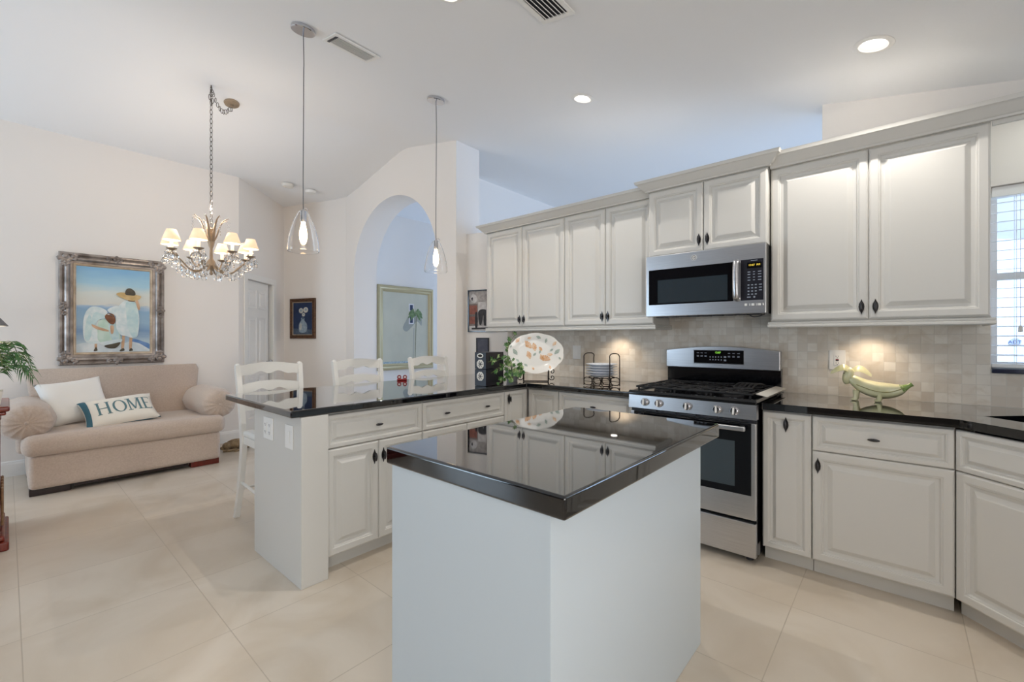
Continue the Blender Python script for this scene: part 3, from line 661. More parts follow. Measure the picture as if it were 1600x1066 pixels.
drop = [(.001, 0), (.010, -.006), (.022, -.026), (.024, -.038), (.016, -.054), (.001, -.060)]
for (x, y, z) in ((.352, 0, .175), (.300, .035, .170), (.300, -.035, .170), (.275, .02, .125), (.25, -.022, .09), (.20, .015, .05), (.345, .03, .16), (.345, -.03, .165), (.15, -.02, .04), (.285, -.02, .14)):
    m = MB(); m.lathe([(r, zz) for r, zz in drop], 8, cx=x, cy=y, T=TR((0, 0, z-.02)), cap=False); m.ball((x, y, z-.008), .006, .006, .008, 8); m.tube([(x, y, z+.008), (x, y, z-.02)], .0012, 5)
    m.build('crystal_drop', CRYS, arm, smooth=20)
arm.rotation_euler = (0, 0, .25)
l = bpy.data.lights.new('chandelier_lamp', 'POINT'); l.energy = 12; l.color = (1, .84, .66); l.shadow_soft_size = .02
lo = bpy.data.objects.new('chandelier_lamp', l); C.objects.link(lo); lo.parent = t; lo.location = (0, 0, .60)
for i in range(1, 8):
    c = copy_tree(arm, t); c.rotation_euler = (0, 0, .25+i*PI/4)
# ================================================================== SITTING AREA
# sofa (local: x along the wall, -y toward the room)
t = thing('sofa', 'taupe linen sofa with pleated rolled arms under the beach painting', 'sofa', (-5.70, .78, 0), R90)
def softbox(m, x0, x1, y0, y1, z0, z1, r, puff=0, nx=10, T=None):
    b = bmesh.new(); bmesh.ops.create_cube(b, size=1, matrix=TR(((x0+x1)/2, (y0+y1)/2, (z0+z1)/2)) @ Matrix.Diagonal((x1-x0, y1-y0, z1-z0, 1)))
    bmesh.ops.bevel(b, geom=b.edges[:], offset=r, segments=4, profile=.5, affect='EDGES')
    bmesh.ops.subdivide_edges(b, edges=[e for e in b.edges if e.calc_length() > .15], cuts=6, use_grid_fill=True)
    if puff:
        for v in b.verts:
            u = (v.co.x-(x0+x1)/2)/((x1-x0)/2); q = (v.co.y-(y0+y1)/2)/((y1-y0)/2)
            v.co.z += puff*(1-u*u)*(1-q*q)*(1 if v.co.z > (z0+z1)/2 else 0)
    m.join(b, 0, T)
m = MB(); softbox(m, -.665, .665, -.485, .47, .055, .335, .035); m.build('base', FAB, t)
m = MB(); softbox(m, -.705, .705, -.53, .25, .325, .495, .065, .018); m.build('seat_cushion', FAB, t)
bk = MB(); R_ = []
for j in range(13):
    f = j/12; z = .36+.63*f; lean = .10*f; hw = .60+.07*f
    th = .13-.03*f
    if j == 12: th = .05; hw -= .03
    if j == 11: th = .085
    ring = [(-hw, .22+lean), (-hw+.02, .20+lean), (hw-.02, .20+lean), (hw, .22+lean), (hw, .20+lean+th*1.4), (hw-.02, .22+lean+th*1.4), (-hw+.02, .22+lean+th*1.4), (-hw, .20+lean+th*1.4)]
    R_.append([(x, min(y, .465), z) for x, y in ring])
bk.rings(R_); bk.build('back_cushion', FAB, t, smooth=60)
for s in (-1, 1):
    ar = MB(); R_ = []
    NY = 12
    for j in range(NY+1):
        f = j/NY; y = -.40+.80*f
        k = 1.0 if j > 1 else (.86 if j == 0 else .97)
        if f > .8: k *= 1-(f-.8)*.9
        cx, cz = s*(.655+.0), .60
        R_.append([(cx+s*.015+.175*k*(1+.02*math.cos(8*a))*math.cos(a), y, cz+.158*k*math.sin(a)) for a in [2*PI*i/28 for i in range(28)]])
    ar.rings(R_, True, True)
    # pleated round front: a fan of folds
    fr = []
    for rr, yy in ((.133, -.400), (.125, -.430), (.09, -.450), (.045, -.457), (.012, -.452)):
        fr.append([(s*.670+rr*1.14*math.cos(a), yy+.008*abs(math.sin(7*a))*(rr/.13), .60+rr*1.04*math.sin(a)) for a in [2*PI*i/112 for i in range(112)]])
    ar.rings(fr, False, True)
    softbox(ar, s*.655-.075, s*.655+.075, -.36, .40, .335, .55, .04)
    ar.build('arm', FAB, t, smooth=50)
    MB().ball((s*.670, -.452, .60), .016, .008, .016, 12).build('arm_button', FAB, t)
MB().box(-.40, .40, -.44, .42, .03, .058).build('plinth', WOODD, t)
for x in (-.54, .54):
    for y in (-.40, .36): MB().box(x-.12, x+.12, y-.045, y+.045, 0, .058, .006).build('foot', WOODD if x < 0 else WOODR, t)
def pillow_fn(W, H, T, pinch=.10):
    def fn(side):
        def g(a, b):
            u = 2*a-1; v = 2*b-1
            x = u*W/2*(1-pinch*(1-v*v)*(abs(u)**2)*.8); z = v*H/2*(1-pinch*(1-u*u)*(abs(v)**2)*.8)
            h = T/2*max(0, (1-u**4))**.55*max(0, (1-v**4))**.55
            return (x, -side*h, z)
        return g
    return fn
def pillow(label, W, H, T, M, material, back=None, group=None):
    t = thing('throw_pillow', label, 'pillow', (0, 0, 0)); t.matrix_world = M
    f = pillow_fn(W, H, T)
    c = MB(); c.grid(f(1), 18, 18); c.grid(f(-1), 18, 18, 1 if back else 0)
    bmesh.ops.remove_doubles(c.bm, verts=c.bm.verts[:], dist=.0006)
    c.build('cover', [material, back] if back else material, t, smooth=80)
    return t, f
def axes(o, xd, zd):
    x = Vector(xd).normalized(); z = Vector(zd); z = (z-x*z.dot(x)).normalized(); y = z.cross(x); return frame(o, x, y, z)
pillow('plain cream pillow leaning in the left corner of the sofa', .46, .44, .15, axes((-5.72, .42, .70), (-.25, 1, .10), (-.52, -.02, .9)), FABW2)
t, f = pillow('oblong cream pillow printed HOME with a teal edge, on the sofa seat', .53, .37, .12, axes((-5.47, .70, .605), (-.06, 1, .09), (-.74, -.10, .50)), FABW, TEAL)
# printed letters laid on the curved face
def on_face(x, z, e=.0022):
    a = (x/.265+1)/2; b = (z/.185+1)/2; p = f(1)(a, b); return (p[0], p[1]-e, p[2])
def stroke(m, x0, z0, x1, z1, w0, n=6):
    d = Vector((x1-x0, z1-z0)); nrm = Vector((-d.y, d.x)).normalized()*w0/2
    vs = []
    for i in range(n+1):
        q = Vector((x0, z0))+d*i/n; vs += [on_face(q.x+nrm.x, q.y+nrm.y), on_face(q.x-nrm.x, q.y-nrm.y)]
    m._new(vs, [(2*i, 2*i+1, 2*i+3, 2*i+2) for i in range(n)])
m = MB(); zt, zb = .080, -.080
def serif(x, z): stroke(m, x-.017, z, x+.017, z, .008, 2)
for x in (-.155, -.085):
    stroke(m, x, zb, x, zt, .017); serif(x, zt); serif(x, zb)
stroke(m, -.155, 0, -.085, 0, .008)
P = [(-.005+.041*math.cos(a), .080*math.sin(a)) for a in [2*PI*i/20 for i in range(21)]]
for i in range(20): stroke(m, *P[i], *P[i+1], .008+.008*abs(math.cos(2*PI*(i+.5)/20)), 1)
for x, ww in ((.062, .009), (.138, .016)):
    stroke(m, x, zb, x, zt, ww); serif(x, zt); serif(x, zb)
stroke(m, .066, zt, .098, zb+.01, .014); stroke(m, .134, zt, .098, zb+.01, .008)
stroke(m, .178, zb, .178, zt, .016); serif(.178, zt); serif(.178, zb)
for z, L in ((zt, .050), (0, .036), (zb, .052)): stroke(m, .178, z, .178+L, z, .009, 3)
for x in (.178+.05, ): stroke(m, x, zt-.018, x, zt, .006, 2); stroke(m, x, zb, x, zb+.02, .006, 2)
m.build('printed_word', TEALT, t, smooth=0, recalc=False)
m = MB()
for k in range(14):
    z = -.15+.30*k/13
for k in range(12):
    z0, z1 = -.178+.356*k/12, -.178+.356*(k+1)/12
    for q in range(3):
        x0, x1 = -.262+.014*q, -.262+.014*(q+1); m._new([on_face(x0, z0), on_face(x1, z0), on_face(x1, z1), on_face(x0, z1)], [(0, 1, 2, 3)])
m.build('edge_band', TEAL, t, smooth=0, recalc=False)

# framed pictures ---------------------------------------------------
def frame_mesh(W, H, prof, m=None):
    """prof: (inset from the outer edge, height above the wall)"""
    m = m or MB(); rs = []
    for i, h in prof: rs.append([(-W/2+i, -h, -H/2+i), (W/2-i, -h, -H/2+i), (W/2-i, -h, H/2-i), (-W/2+i, -h, H/2-i)])
    m.rings(rs, False, False); return m
def art(parent, name, W, H, y, layers, mats):
    """a flat painted sheet: each colour patch lies a hair above the last; points in 0..1 of the sheet"""
    m = MB(); m._new([(-W/2, y, -H/2), (W/2, y, -H/2), (W/2, y, H/2), (-W/2, y, H/2)], [(0, 1, 2, 3)], 0)
    for k, (mi, pts) in enumerate(layers):
        m._new([(-W/2+W*min(1, max(0, px)), y-.00035*(k+1), -H/2+H*min(1, max(0, pz))) for px, pz in pts], [tuple(range(len(pts)))], mi)
    return m.build(name, mats, parent, smooth=0, recalc=False)
def paint(name, col, col2=None, sc=14): return mat(name, col, .55, noise=(col2 or col, sc, 5, .35, .65))
# beach scene canvas: sky graded by height as pigment bands
sea = mat('canvas_sky_and_sea', '9CC3DC', .5); nt = sea.node_tree; N = nt.nodes.new; L = nt.links.new
tc = N('ShaderNodeTexCoord'); sp = N('ShaderNodeSeparateXYZ'); mr = N('ShaderNodeMapRange'); nz = N('ShaderNodeTexNoise'); ad = N('ShaderNodeMath'); rp = N('ShaderNodeValToRGB')
L(tc.outputs['Object'], sp.inputs[0]); mr.inputs['From Min'].default_value = -.45; mr.inputs['From Max'].default_value = .45; L(sp.outputs[2], mr.inputs[0])
mpn = N('ShaderNodeMapping'); mpn.inputs['Scale'].default_value = (6, 6, 22); L(tc.outputs['Object'], mpn.inputs[0]); L(mpn.outputs[0], nz.inputs[0]); nz.inputs['Scale'].default_value = 1; nz.inputs['Detail'].default_value = 5
ad.operation = 'MULTIPLY_ADD'; ad.inputs[1].default_value = .11; L(nz.outputs[0], ad.inputs[0]); 
sub = N('ShaderNodeMath'); sub.operation = 'SUBTRACT'; sub.inputs[1].default_value = .055; L(mr.outputs[0], sub.inputs[0]); L(sub.outputs[0], ad.inputs[2]); L(ad.outputs[0], rp.inputs[0])
cr = rp.color_ramp; cr.elements[0].position = 0; cr.elements[0].color = lin('9DBCCB'); cr.elements[1].position = 1; cr.elements[1].color = lin('7FB4DC')
for pos, c in ((.12, 'B9CCD4'), (.26, '7E9DC0'), (.36, '9DBBD0'), (.50, '8FB2CF'), (.54, 'A9C2D8'), (.56, 'DAD9D0'), (.70, 'D9DFDA'), (.80, 'A9D0E2')):
    e = cr.elements.new(pos); e.color = lin(c)
L(rp.outputs[0], nt.nodes['Principled BSDF'].inputs['Base Color'])
pw = paint('paint_white_dress', 'E6ECEA', 'CFDFE0', 20); pw2 = paint('paint_aqua_shade', 'BCD7D9', 'D4E5E2', 16); ps = paint('paint_skin', 'D9B492', 'C29A78'); pst = paint('paint_straw', 'D8BE8B', 'C4A36A'); pbr = paint('paint_brown_hair', '8A5A3C', '6B432C'); pdk = paint('paint_dark_olive', '5F5747', '4A4438'); pwet = paint('paint_wet_sand', 'CBD6DA', 'E3E8E8', 9); pdeep = paint('paint_deep_blue', '5F86B8', '7D9DC8'); pgrn = paint('paint_pale_green', 'BCD6C4', 'D2E3D6')
def blob(*p): return smooth_closed(p, 5)
beach = [(7, blob((0, .0), (.0, .09), (.25, .12), (.6, .10), (.8, .14), (1, .02), (1, 0))),
         (8, blob((.72, .13), (.85, .10), (1, .03), (1, .09), (.9, .125), (.78, .155))),
         (3, blob((.235, .14), (.262, .14), (.262, .03), (.235, .03))), (3, blob((.605, .20), (.64, .20), (.625, .03), (.59, .03))), (3, blob((.71, .22), (.745, .22), (.735, .03), (.70, .03))),
         (6, blob((.57, .02), (.62, .045), (.635, .015), (.58, .005))), (6, blob((.70, .02), (.73, .045), (.755, .015), (.71, .005))), (6, blob((.22, .015), (.25, .06), (.27, .02))),
         (1, blob((.10, .15), (.085, .34), (.12, .47), (.20, .535), (.32, .525), (.40, .48), (.37, .42), (.29, .37), (.31, .26), (.41, .16), (.34, .115), (.20, .10))), (1, blob((.40, .50), (.52, .555), (.60, .52), (.58, .42), (.50, .44))),
         (9, blob((.27, .22), (.28, .36), (.37, .39), (.49, .36), (.56, .25), (.58, .15), (.50, .11), (.36, .10), (.28, .14))), (2, blob((.42, .34), (.50, .34), (.55, .24), (.56, .16), (.48, .14), (.43, .22))),
         (2, blob((.11, .16), (.12, .34), (.17, .44), (.20, .34), (.19, .22), (.16, .14))),
         (1, blob((.52, .45), (.56, .56), (.64, .62), (.72, .61), (.79, .60), (.83, .50), (.845, .38), (.82, .20), (.74, .17), (.66, .19), (.58, .21), (.52, .30))),
         (2, blob((.66, .60), (.79, .60), (.83, .46), (.82, .22), (.75, .18), (.68, .30), (.66, .46))),
         (1, blob((.30, .11), (.45, .14), (.60, .155), (.56, .10), (.40, .075))), (6, blob((.36, .075), (.48, .10), (.58, .115), (.52, .05), (.42, .045))),
         (3, blob((.20, .33), (.28, .30), (.40, .265), (.41, .245), (.28, .265), (.205, .30))), (3, blob((.44, .31), (.485, .31), (.48, .23), (.45, .22))),
         (2, blob((.20, .40), (.24, .47), (.36, .44), (.37, .40), (.28, .38), (.24, .33), (.20, .33))),
         (5, blob((.365, .42), (.41, .46), (.48, .45), (.51, .38), (.48, .33), (.42, .35))), (1, blob((.40, .445), (.46, .44), (.49, .40), (.47, .43), (.42, .455))),
         (3, blob((.79, .63), (.82, .64), (.855, .55), (.845, .515), (.82, .53))), (5, blob((.69, .62), (.78, .62), (.77, .66), (.70, .66))),
         (4, blob((.52, .695), (.58, .72), (.68, .715), (.80, .70), (.87, .685), (.84, .645), (.74, .625), (.62, .645))),
         (6, blob((.645, .70), (.66, .76), (.72, .775), (.78, .74), (.785, .695), (.72, .69)))]
PFW, PFH = .825, 1.12
t = thing('framed_painting', 'large beach painting in an ornate silvered frame above the sofa', 'picture', (-6.2, .748, 1.572), R90)
fm = frame_mesh(PFW, PFH, ((0, .0), (0, .030), (.008, .040), (.022, .044), (.030, .036), (.034, .034), (.052, .050), (.066, .052), (.076, .044), (.082, .030), (.100, .026), (.108, .018)))
fm.build('frame', GILT, t, smooth=30)
frame_mesh(PFW-.2, PFH-.2, ((0, .017), (.004, .026), (.014, .024), (.026, .014))).build('inner_liner', GILT2, t, smooth=30)
orn = MB(); rg = random.Random(5)
def leafy(m, cx, cz, ang, s):
    for k in range(5):
        a = ang+(k-2)*.5; r = .030*s
        m.ball((cx+r*math.cos(a), -.045, cz+r*math.sin(a)), .020*s*abs(math.cos(a))+.009*s, .012, .020*s*abs(math.sin(a))+.009*s, 8)
    m.ball((cx, -.048, cz), .018*s, .014, .018*s, 10)
    m.tube([(cx+.026*s*math.cos(a)*(1-.08*i), -.052, cz+.026*s*math.sin(a)*(1-.08*i)) for i, a in enumerate([ang+.6*q for q in range(11)])], .005*s, 6)
for sx in (-1, 1):
    for sz in (-1, 1): 
        o = MB(); cx, cz = sx*(PFW/2-.045), sz*(PFH/2-.045)
        leafy(o, cx, cz, math.atan2(-sz, 0), 1.25); leafy(o, cx, cz-sz*.055, math.atan2(-sz, 0), .8); leafy(o, cx-sx*.055, cz, math.atan2(0, -sx), .8)
        o.build('corner_ornament', GILT, t, smooth=50)
for cx, cz in ((0, PFH/2-.035), (0, -PFH/2+.035), (PFW/2-.035, 0), (-PFW/2+.035, 0)):
    o = MB(); leafy(o, cx, cz, 0 if cz else PI/2, .85)
    for q in (-1, 1): leafy(o, cx+(q*.036 if cz else 0), cz+(0 if cz else q*.036), (0 if q > 0 else PI) if cz else q*PI/2, .6)
    o.build('side_ornament', GILT, t, smooth=50)
art(t, 'canvas', PFW-.25, PFH-.25, -.016, beach, [sea, pw, pw2, ps, pst, pbr, pdk, pwet, pdeep, pgrn])
# small dark picture
pn = paint('paint_navy_ground', '22385F', '1A2B4C', 10); pj = paint('paint_grey_blue', '9FB0BE', '7F93A6', 30); pj2 = paint('paint_cream_light', 'D6D3C8', 'B9BBB6', 30); pj3 = paint('paint_slate', '4F6076', '3D4C60', 30)
ang = math.atan2(.4, 1.15)
pc = Vector((-6.72, 2.932))
t = thing('framed_painting', 'small navy flower painting in a dark bronze frame beside the arch', 'picture', (pc.x, pc.y, 1.575), ang)
W, H = .50, .60
frame_mesh(W, H, ((0, 0), (0, .022), (.006, .028), (.022, .030), (.03, .022), (.036, .022), (.048, .026), (.056, .012))).build('frame', GOLDB, t, smooth=30)
frame_mesh(W-.10, H-.10, ((0, .013), (.003, .018), (.012, .014))).build('inner_liner', GILT2, t, smooth=30)
art(t, 'canvas', W-.11, H-.11, -.011, [(3, [(0, 0), (1, 0), (1, .16), (0, .20)]), (1, blob((.36, .08), (.30, .20), (.32, .34), (.42, .44), (.43, .52), (.58, .52), (.59, .44), (.70, .34), (.72, .20), (.64, .08))), (2, blob((.36, .14), (.34, .26), (.40, .36), (.45, .30), (.42, .16))),
     (3, blob((.48, .50), (.44, .66), (.47, .66), (.52, .50))), (3, blob((.52, .50), (.62, .70), (.65, .69), (.56, .50))), (2, ellipse(.42, .74, .11, .08)), (1, ellipse(.42, .75, .05, .035)), (2, ellipse(.66, .76, .12, .085)), (1, ellipse(.66, .77, .055, .04)), (2, ellipse(.55, .62, .075, .055)), (1, ellipse(.55, .62, .03, .022))], [pn, pj, pj2, pj3])
# tall framed mirror through the arch, its reflection painted as flat patches
pg = paint('reflection_grey_green', 'CBC9B8', 'C3C2B2', 3); pl = paint('reflection_palm_green', '4E6B3F', '7E9468', 30); pgs = paint('reflection_shadow_grey', '9C9F98', 'A3A69F', 8); pb = paint('reflection_dusk_blue', '2F3A58', '3B4766', 9); pfoam = paint('reflection_foam_blue', '7E98A4', 'CBD6DA', 60); pst2 = paint('reflection_stem_grey', '7C8068', '8E917C', 20); pwh = paint('reflection_white', 'E3E2E4', 'D8D8DC', 10)
t = thing('framed_mirror', 'tall pale gold framed mirror with a painted palm reflection, through the arch', 'picture', (-6.2, 4.40, 1.45), R90)
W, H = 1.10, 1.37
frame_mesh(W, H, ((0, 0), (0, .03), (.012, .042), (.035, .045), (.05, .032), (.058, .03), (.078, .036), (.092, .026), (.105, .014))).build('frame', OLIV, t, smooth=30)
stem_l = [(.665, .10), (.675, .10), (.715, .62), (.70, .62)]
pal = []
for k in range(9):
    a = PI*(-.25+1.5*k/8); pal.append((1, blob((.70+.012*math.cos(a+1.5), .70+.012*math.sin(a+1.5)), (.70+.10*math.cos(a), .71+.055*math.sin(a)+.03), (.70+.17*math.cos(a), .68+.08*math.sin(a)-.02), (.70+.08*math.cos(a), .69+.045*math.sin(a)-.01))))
art(t, 'print', W-.20, H-.20, -.013, [(2, blob((.42, .50), (.50, .62), (.60, .70), (.82, .68), (.84, .54), (.74, .60), (.62, .52), (.50, .45))), (2, [(.64, .06), (.652, .06), (.675, .50), (.66, .50)]),  # soft grey patches paint the palm's shadow within the reflection
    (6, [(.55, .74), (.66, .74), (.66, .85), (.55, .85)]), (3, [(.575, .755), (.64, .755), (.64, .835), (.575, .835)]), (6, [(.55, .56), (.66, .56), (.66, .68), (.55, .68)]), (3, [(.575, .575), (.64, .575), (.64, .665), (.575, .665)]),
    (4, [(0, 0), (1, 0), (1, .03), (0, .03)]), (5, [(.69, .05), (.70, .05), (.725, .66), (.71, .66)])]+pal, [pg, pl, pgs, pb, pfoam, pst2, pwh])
# poster by the wall cabinet
p_ = [paint('poster_'+n, c, c2, 26) for n, c, c2 in (('grey', '8E8886', 'B5ADA9'), ('black', '201C1E', '3A3436'), ('white', 'D9D5D2', 'BEB9B8'), ('brick', 'A0604F', '7E4A3E'), ('taupe', '6E615C', '8C7E77'))]
pv = Vector((-3.6, 3.35)); pd = Vector((.48, .15)).normalized(); pa = math.atan2(pd.y, pd.x)
pc = pv+pd*.215
t = thing('framed_poster', 'black framed photo collage poster half behind the left wall cabinet', 'picture', (pc.x, pc.y, 1.578), pa)
W, H = .38, .46
frame_mesh(W, H, ((0, 0), (0, .014), (.012, .014), (.013, .006))).build('frame', BLK, t, smooth=0)
art(t, 'print', W-.022, H-.022, -.005, [(2, [(0, 0), (1, 0), (1, .13), (0, .13)]), (4, [(0, .13), (.3, .13), (.3, .68), (0, .68)]), (3, [(.02, .18), (.26, .18), (.26, .36), (.02, .36)]), (3, [(.02, .42), (.28, .42), (.28, .64), (.02, .64)]),
    (2, blob((.05, .80), (.12, .92), (.25, .88), (.30, .76), (.16, .70))), (1, blob((.08, .82), (.14, .84), (.12, .75))), (2, [(.32, .48), (.62, .48), (.60, .72), (.32, .72)]), (1, blob((.34, .50), (.62, .50), (.60, .16), (.52, .16), (.50, .40), (.44, .18), (.36, .18))),
    (1, blob((.22, .10), (.30, .10), (.30, .44), (.22, .44))), (2, [(.60, .14), (.98, .14), (.98, .60), (.60, .60)]), (3, [(.70, .2), (.95, .2), (.95, .4), (.70, .4)]), (0, [(.5, .76), (.98, .76), (.98, .96), (.5, .96)]), (1, [(.1, .04), (.7, .05), (.7, .09), (.1, .08)])], p_)
pc = pv+pd*.205
t = thing('wall_panel', 'small dark grey framed panel on the wall just above the black boxes', 'panel', (pc.x, pc.y, 1.19), pa)
frame_mesh(.155, .19, ((0, 0), (0, .012), (.012, .014), (.014, .009))).build('frame', DARKP, t, smooth=0)
MB().box(-.065, .065, -.009, -.002, -.082, .082).build('face', paint('slate_face', '5A5B68', '4A4B58', 20), t)
# ================================================================== BAR STOOLS
def make_stool(label, x, y):
    t = thing('bar_stool', label, 'stool', (x, y, 0), R90, 'bar stools along the peninsula')
    for s in (-1, 1):
        P = smooth_open([(s*.215, .285, .0), (s*.208, .235, .20), (s*.200, .200, .45), (s*.200, .195, .58), (s*.206, .215, .78), (s*.214, .245, .98), (s*.216, .262, 1.085)], 4)
        m = MB(); R_ = []
        for i, (px, py, pz) in enumerate(P):
            hx, hy = (.016, .019+.006*math.sin(PI*min(1, pz/1.0))); R_.append([(px-hx, py-hy, pz), (px+hx, py-hy, pz), (px+hx, py+hy, pz), (px-hx, py+hy, pz)])
        m.rings(R_); m.ball((s*.216, .262, 1.085), .018, .021, .014, 10); m.build('back_leg', STOOL, t, smooth=30)
        P = smooth_open([(s*.205, -.215, 0), (s*.200, -.195, .20), (s*.19, -.180, .45), (s*.19, -.178, .56)], 4); m = MB()
        m.rings([[(px-.017, py-.017, pz), (px+.017, py-.017, pz), (px+.017, py+.017, pz), (px-.017, py+.017, pz)] for px, py, pz in P]); m.build('front_leg', STOOL, t, smooth=30)
        MB().tube([(s*.203, -.185, .24), (s*.203, .225, .26)], .010, 8).build('stretcher', STOOL, t)
    MB().tube([(-.198, -.195, .20), (.198, -.195, .20)], .012, 8).build('foot_rail', STOOL, t)
    MB().tube([(-.202, .232, .21), (.202, .232, .21)], .010, 8).build('stretcher', STOOL, t)
    m = MB(); m.box(-.205, .205, -.20, .20, .535, .590, .008); m.build('seat_frame', STOOL, t)
    m = MB(); softbox(m, -.208, .208, -.205, .195, .588, .630, .018, .014); m.build('seat_pad', PAD, t)
    for zc, hh, yo in ((1.045, .072, .252), (.915, .062, .234), (.785, .055, .216)):
        top = [(-.200+.40*i/24, zc+hh/2+.022*math.sin(PI*i/24)) for i in range(25)]
        bot = [(.200-.40*i/24, zc-hh/2+.020*math.sin(PI*i/24)-.012*math.cos(6*PI*(i/24-.5))*math.sin(PI*i/24)) for i in range(25)]
        m = MB(); m.prism(bot+top, -.008, .008, T=TR((0, yo, 0)) @ XZ)
        for v in m.bm.verts: v.co.y += .03*(1-(v.co.x/.2)**2)
        m.build('ladder_slat', STOOL, t, smooth=30)
    return t
make_stool('white ladder-back bar stool nearest the sofa, at the open end of the peninsula', -3.285, 1.30)
make_stool('white ladder-back bar stool in the middle of the row, below the arch', -3.285, 2.015)
make_stool('white ladder-back bar stool farthest along the peninsula, next to the black boxes', -3.285, 2.78)

# ================================================================== ON THE WORKTOPS
ZC = .9145
def black_box(label, z):
    t = thing('storage_box', label, 'box', (-2.458, 2.375, z), math.radians(6), 'black storage boxes')
    MB().box(0, .110, 0, .225, .001, .128, .002).build('box', NAVY, t)
    return t
t1 = black_box('lower black storage box standing on the peninsula worktop', ZC)
t2 = black_box('upper black storage box with a ringed finger hole, on top of the other', ZC+.130)
def octa(cx, cz, r): return [(cx+r*math.cos(PI/8+PI*i/4), cz+r*1.02*math.sin(PI/8+PI*i/4)) for i in range(8)]
for t, cz in ((t1, .075), (t2, .038)):
    lb = MB().prism(octa(.055, cz, .036), .0, .0015, T=XZ).build('label_card', CREAM, t, smooth=0)
    m = MB(); rg = random.Random(9)
    for k in range(7):
        a = 2*PI*k/7; m.tube([(.055, -.002, cz), (.055+.024*math.cos(a), -.002, cz+.024*math.sin(a))], .0022, 5)
    m.build('printed_flower', DARKP, lb)
m = MB(); m.tube([(.055+.026*math.cos(a), -.002, .102+.014*math.sin(a)) for a in [2*PI*i/24 for i in range(24)]], .0042, 8, True); m.build('ring_pull', PLAS, t2)
MB().prism(ellipse(.055, .102, .024, .012, 20), .0, .0008, T=XZ).build('finger_hole_shade', SNOWD, t2, smooth=0)  # flat dark disc painted for the shade inside the hole
# ivy
t = thing('potted_ivy', 'trailing variegated ivy spilling beside the black boxes and behind the platter', 'plant', (-2.50, 2.86, ZC))
MB().lathe([(.001, 0), (.045, 0), (.058, .085), (.062, .09), (.055, .09), (.050, .08), (.001, .08)], 24, cap=False).build('pot', paint('pot_grey_glaze', '8F9095', '77787E', 10), t)
rg = random.Random(11); fol = MB(); stm = MB()
ivy = [(0, 1.0), (.16, .55), (.24, .62), (.42, .30), (.62, .48), (.55, .10), (.80, -.16), (.40, -.12), (.25, -.28), (.10, -.20)]
ivy = [(0, 1.0)]+[(x, y) for y, x in []]
shape = [(0, 1.0), (.13, .58), (.50, .62), (.30, .28), (.62, .02), (.26, -.05), (.10, -.30)]
shape = shape+[(-x, y) for x, y in shape[::-1] if x > 0]
camd = Vector((2.46, -2.80, .3)).normalized()
def ivy_leaf(p, s):
    n = (camd*1.1+Vector((rg.uniform(-1, 1), rg.uniform(-1, 1), rg.uniform(-.6, 1)))).normalized()
    up = Vector((rg.uniform(-1, 1), rg.uniform(-1, 1), rg.uniform(-1, .6))); up = (up-n*up.dot(n)).normalized(); sd = up.cross(n)
    c = p; vs = [tuple(c-n*s*.06)]+[tuple(c+sd*(x*s)+up*(y*s)+n*(.10*s*abs(x))) for x, y in shape]
    k = len(shape); fol._new(vs, [(0, 1+i, 1+(i+1) % k) for i in range(k)])
paths = []
for (a, b, c) in (((.10, -.14, .16), (.155, -.30, .15), (.165, -.43, .10)), ((.08, -.12, .20), (.14, -.28, .20), (.152, -.45, .185)), ((.10, -.06, .09), (.18, -.14, .075), (.20, -.24, .045)), ((.09, -.08, .10), (.165, -.24, .07), (.178, -.35, .02)),
                  ((.08, -.03, .14), (.16, -.08, .12), (.19, -.13, .08)), ((.07, -.10, .17), (.14, -.20, .18), (.165, -.31, .13)), ((-.02, .04, .24), (-.01, .10, .33), (.03, .14, .37)), ((-.03, -.02, .22), (-.05, .02, .32), (-.02, .08, .41))):
    P = smooth_open([(0, 0, .08), a, b, c], 6); stm.tube(P, .002, 5)
    for q in P[5::1]:
        if rg.random() < .72:
            for _ in range(1): ivy_leaf(Vector(q)+Vector((rg.uniform(-.012, .02), rg.uniform(-.03, .03), rg.uniform(-.022, .022))), rg.uniform(.026, .042))
fol.build('foliage', LEAF, t, smooth=0, recalc=False); stm.build('stems', STEM, t)
# platter on its stand
PCN = Vector((-2.315, 2.955, ZC)); PA = math.radians(38)
t = thing('plate_stand', 'scrolled wrought iron easel holding up the oval platter', 'stand', PCN, PA)
m = MB()
for s in (-1, 1):
    x = s*.105
    m.tube([(x, -.075, .10), (x, -.062, .030), (x, -.055, .055), (x, .0, .048), (x, .05, .10), (x, .085, .22)], .0045, 8)
    m.tube([(x, -.055, .055), (x, -.02, .0048), (x, .09, .0048), (x, .06, .13)], .0045, 8)
    for zc, d in ((.085, 1), (.035, -1)):
        m.tube([(x+s*(.030-.028*(1-i/22)*math.cos(i*.36)), -.02, zc+d*.024*(1-.75*i/22)*math.sin(i*.36)) for i in range(21)], .0038, 6)
m.tube([(-.105, -.02, .0048), (.105, -.02, .0048)], .0045, 8); m.tube([(-.105, .085, .21), (.105, .085, .21)], .0045, 8)
m.build('wire_easel', WIRON, t)
t = thing('serving_platter', 'large oval scalloped platter painted with shells, propped up in the corner', 'platter', (PCN.x-.012, PCN.y+.012, ZC+.235), PA)
T0 = RX(PI/2-.22)
wob = lambda f_, r: 1+(.045*abs(math.sin(10*PI*f_))*max(0, (r-.10)/.10))
pm = MB(); pm.lathe([(.001, .004), (.10, .004), (.118, .008), (.135, .018), (.165, .027), (.170, .029), (.170, .024), (.135, .012), (.118, .001), (.10, -.004), (.001, -.004)], 90, T=T0, sx=1.36, sy=1.0, wob=wob, cap=False)
pm.build('platter', PORC, t, smooth=45)
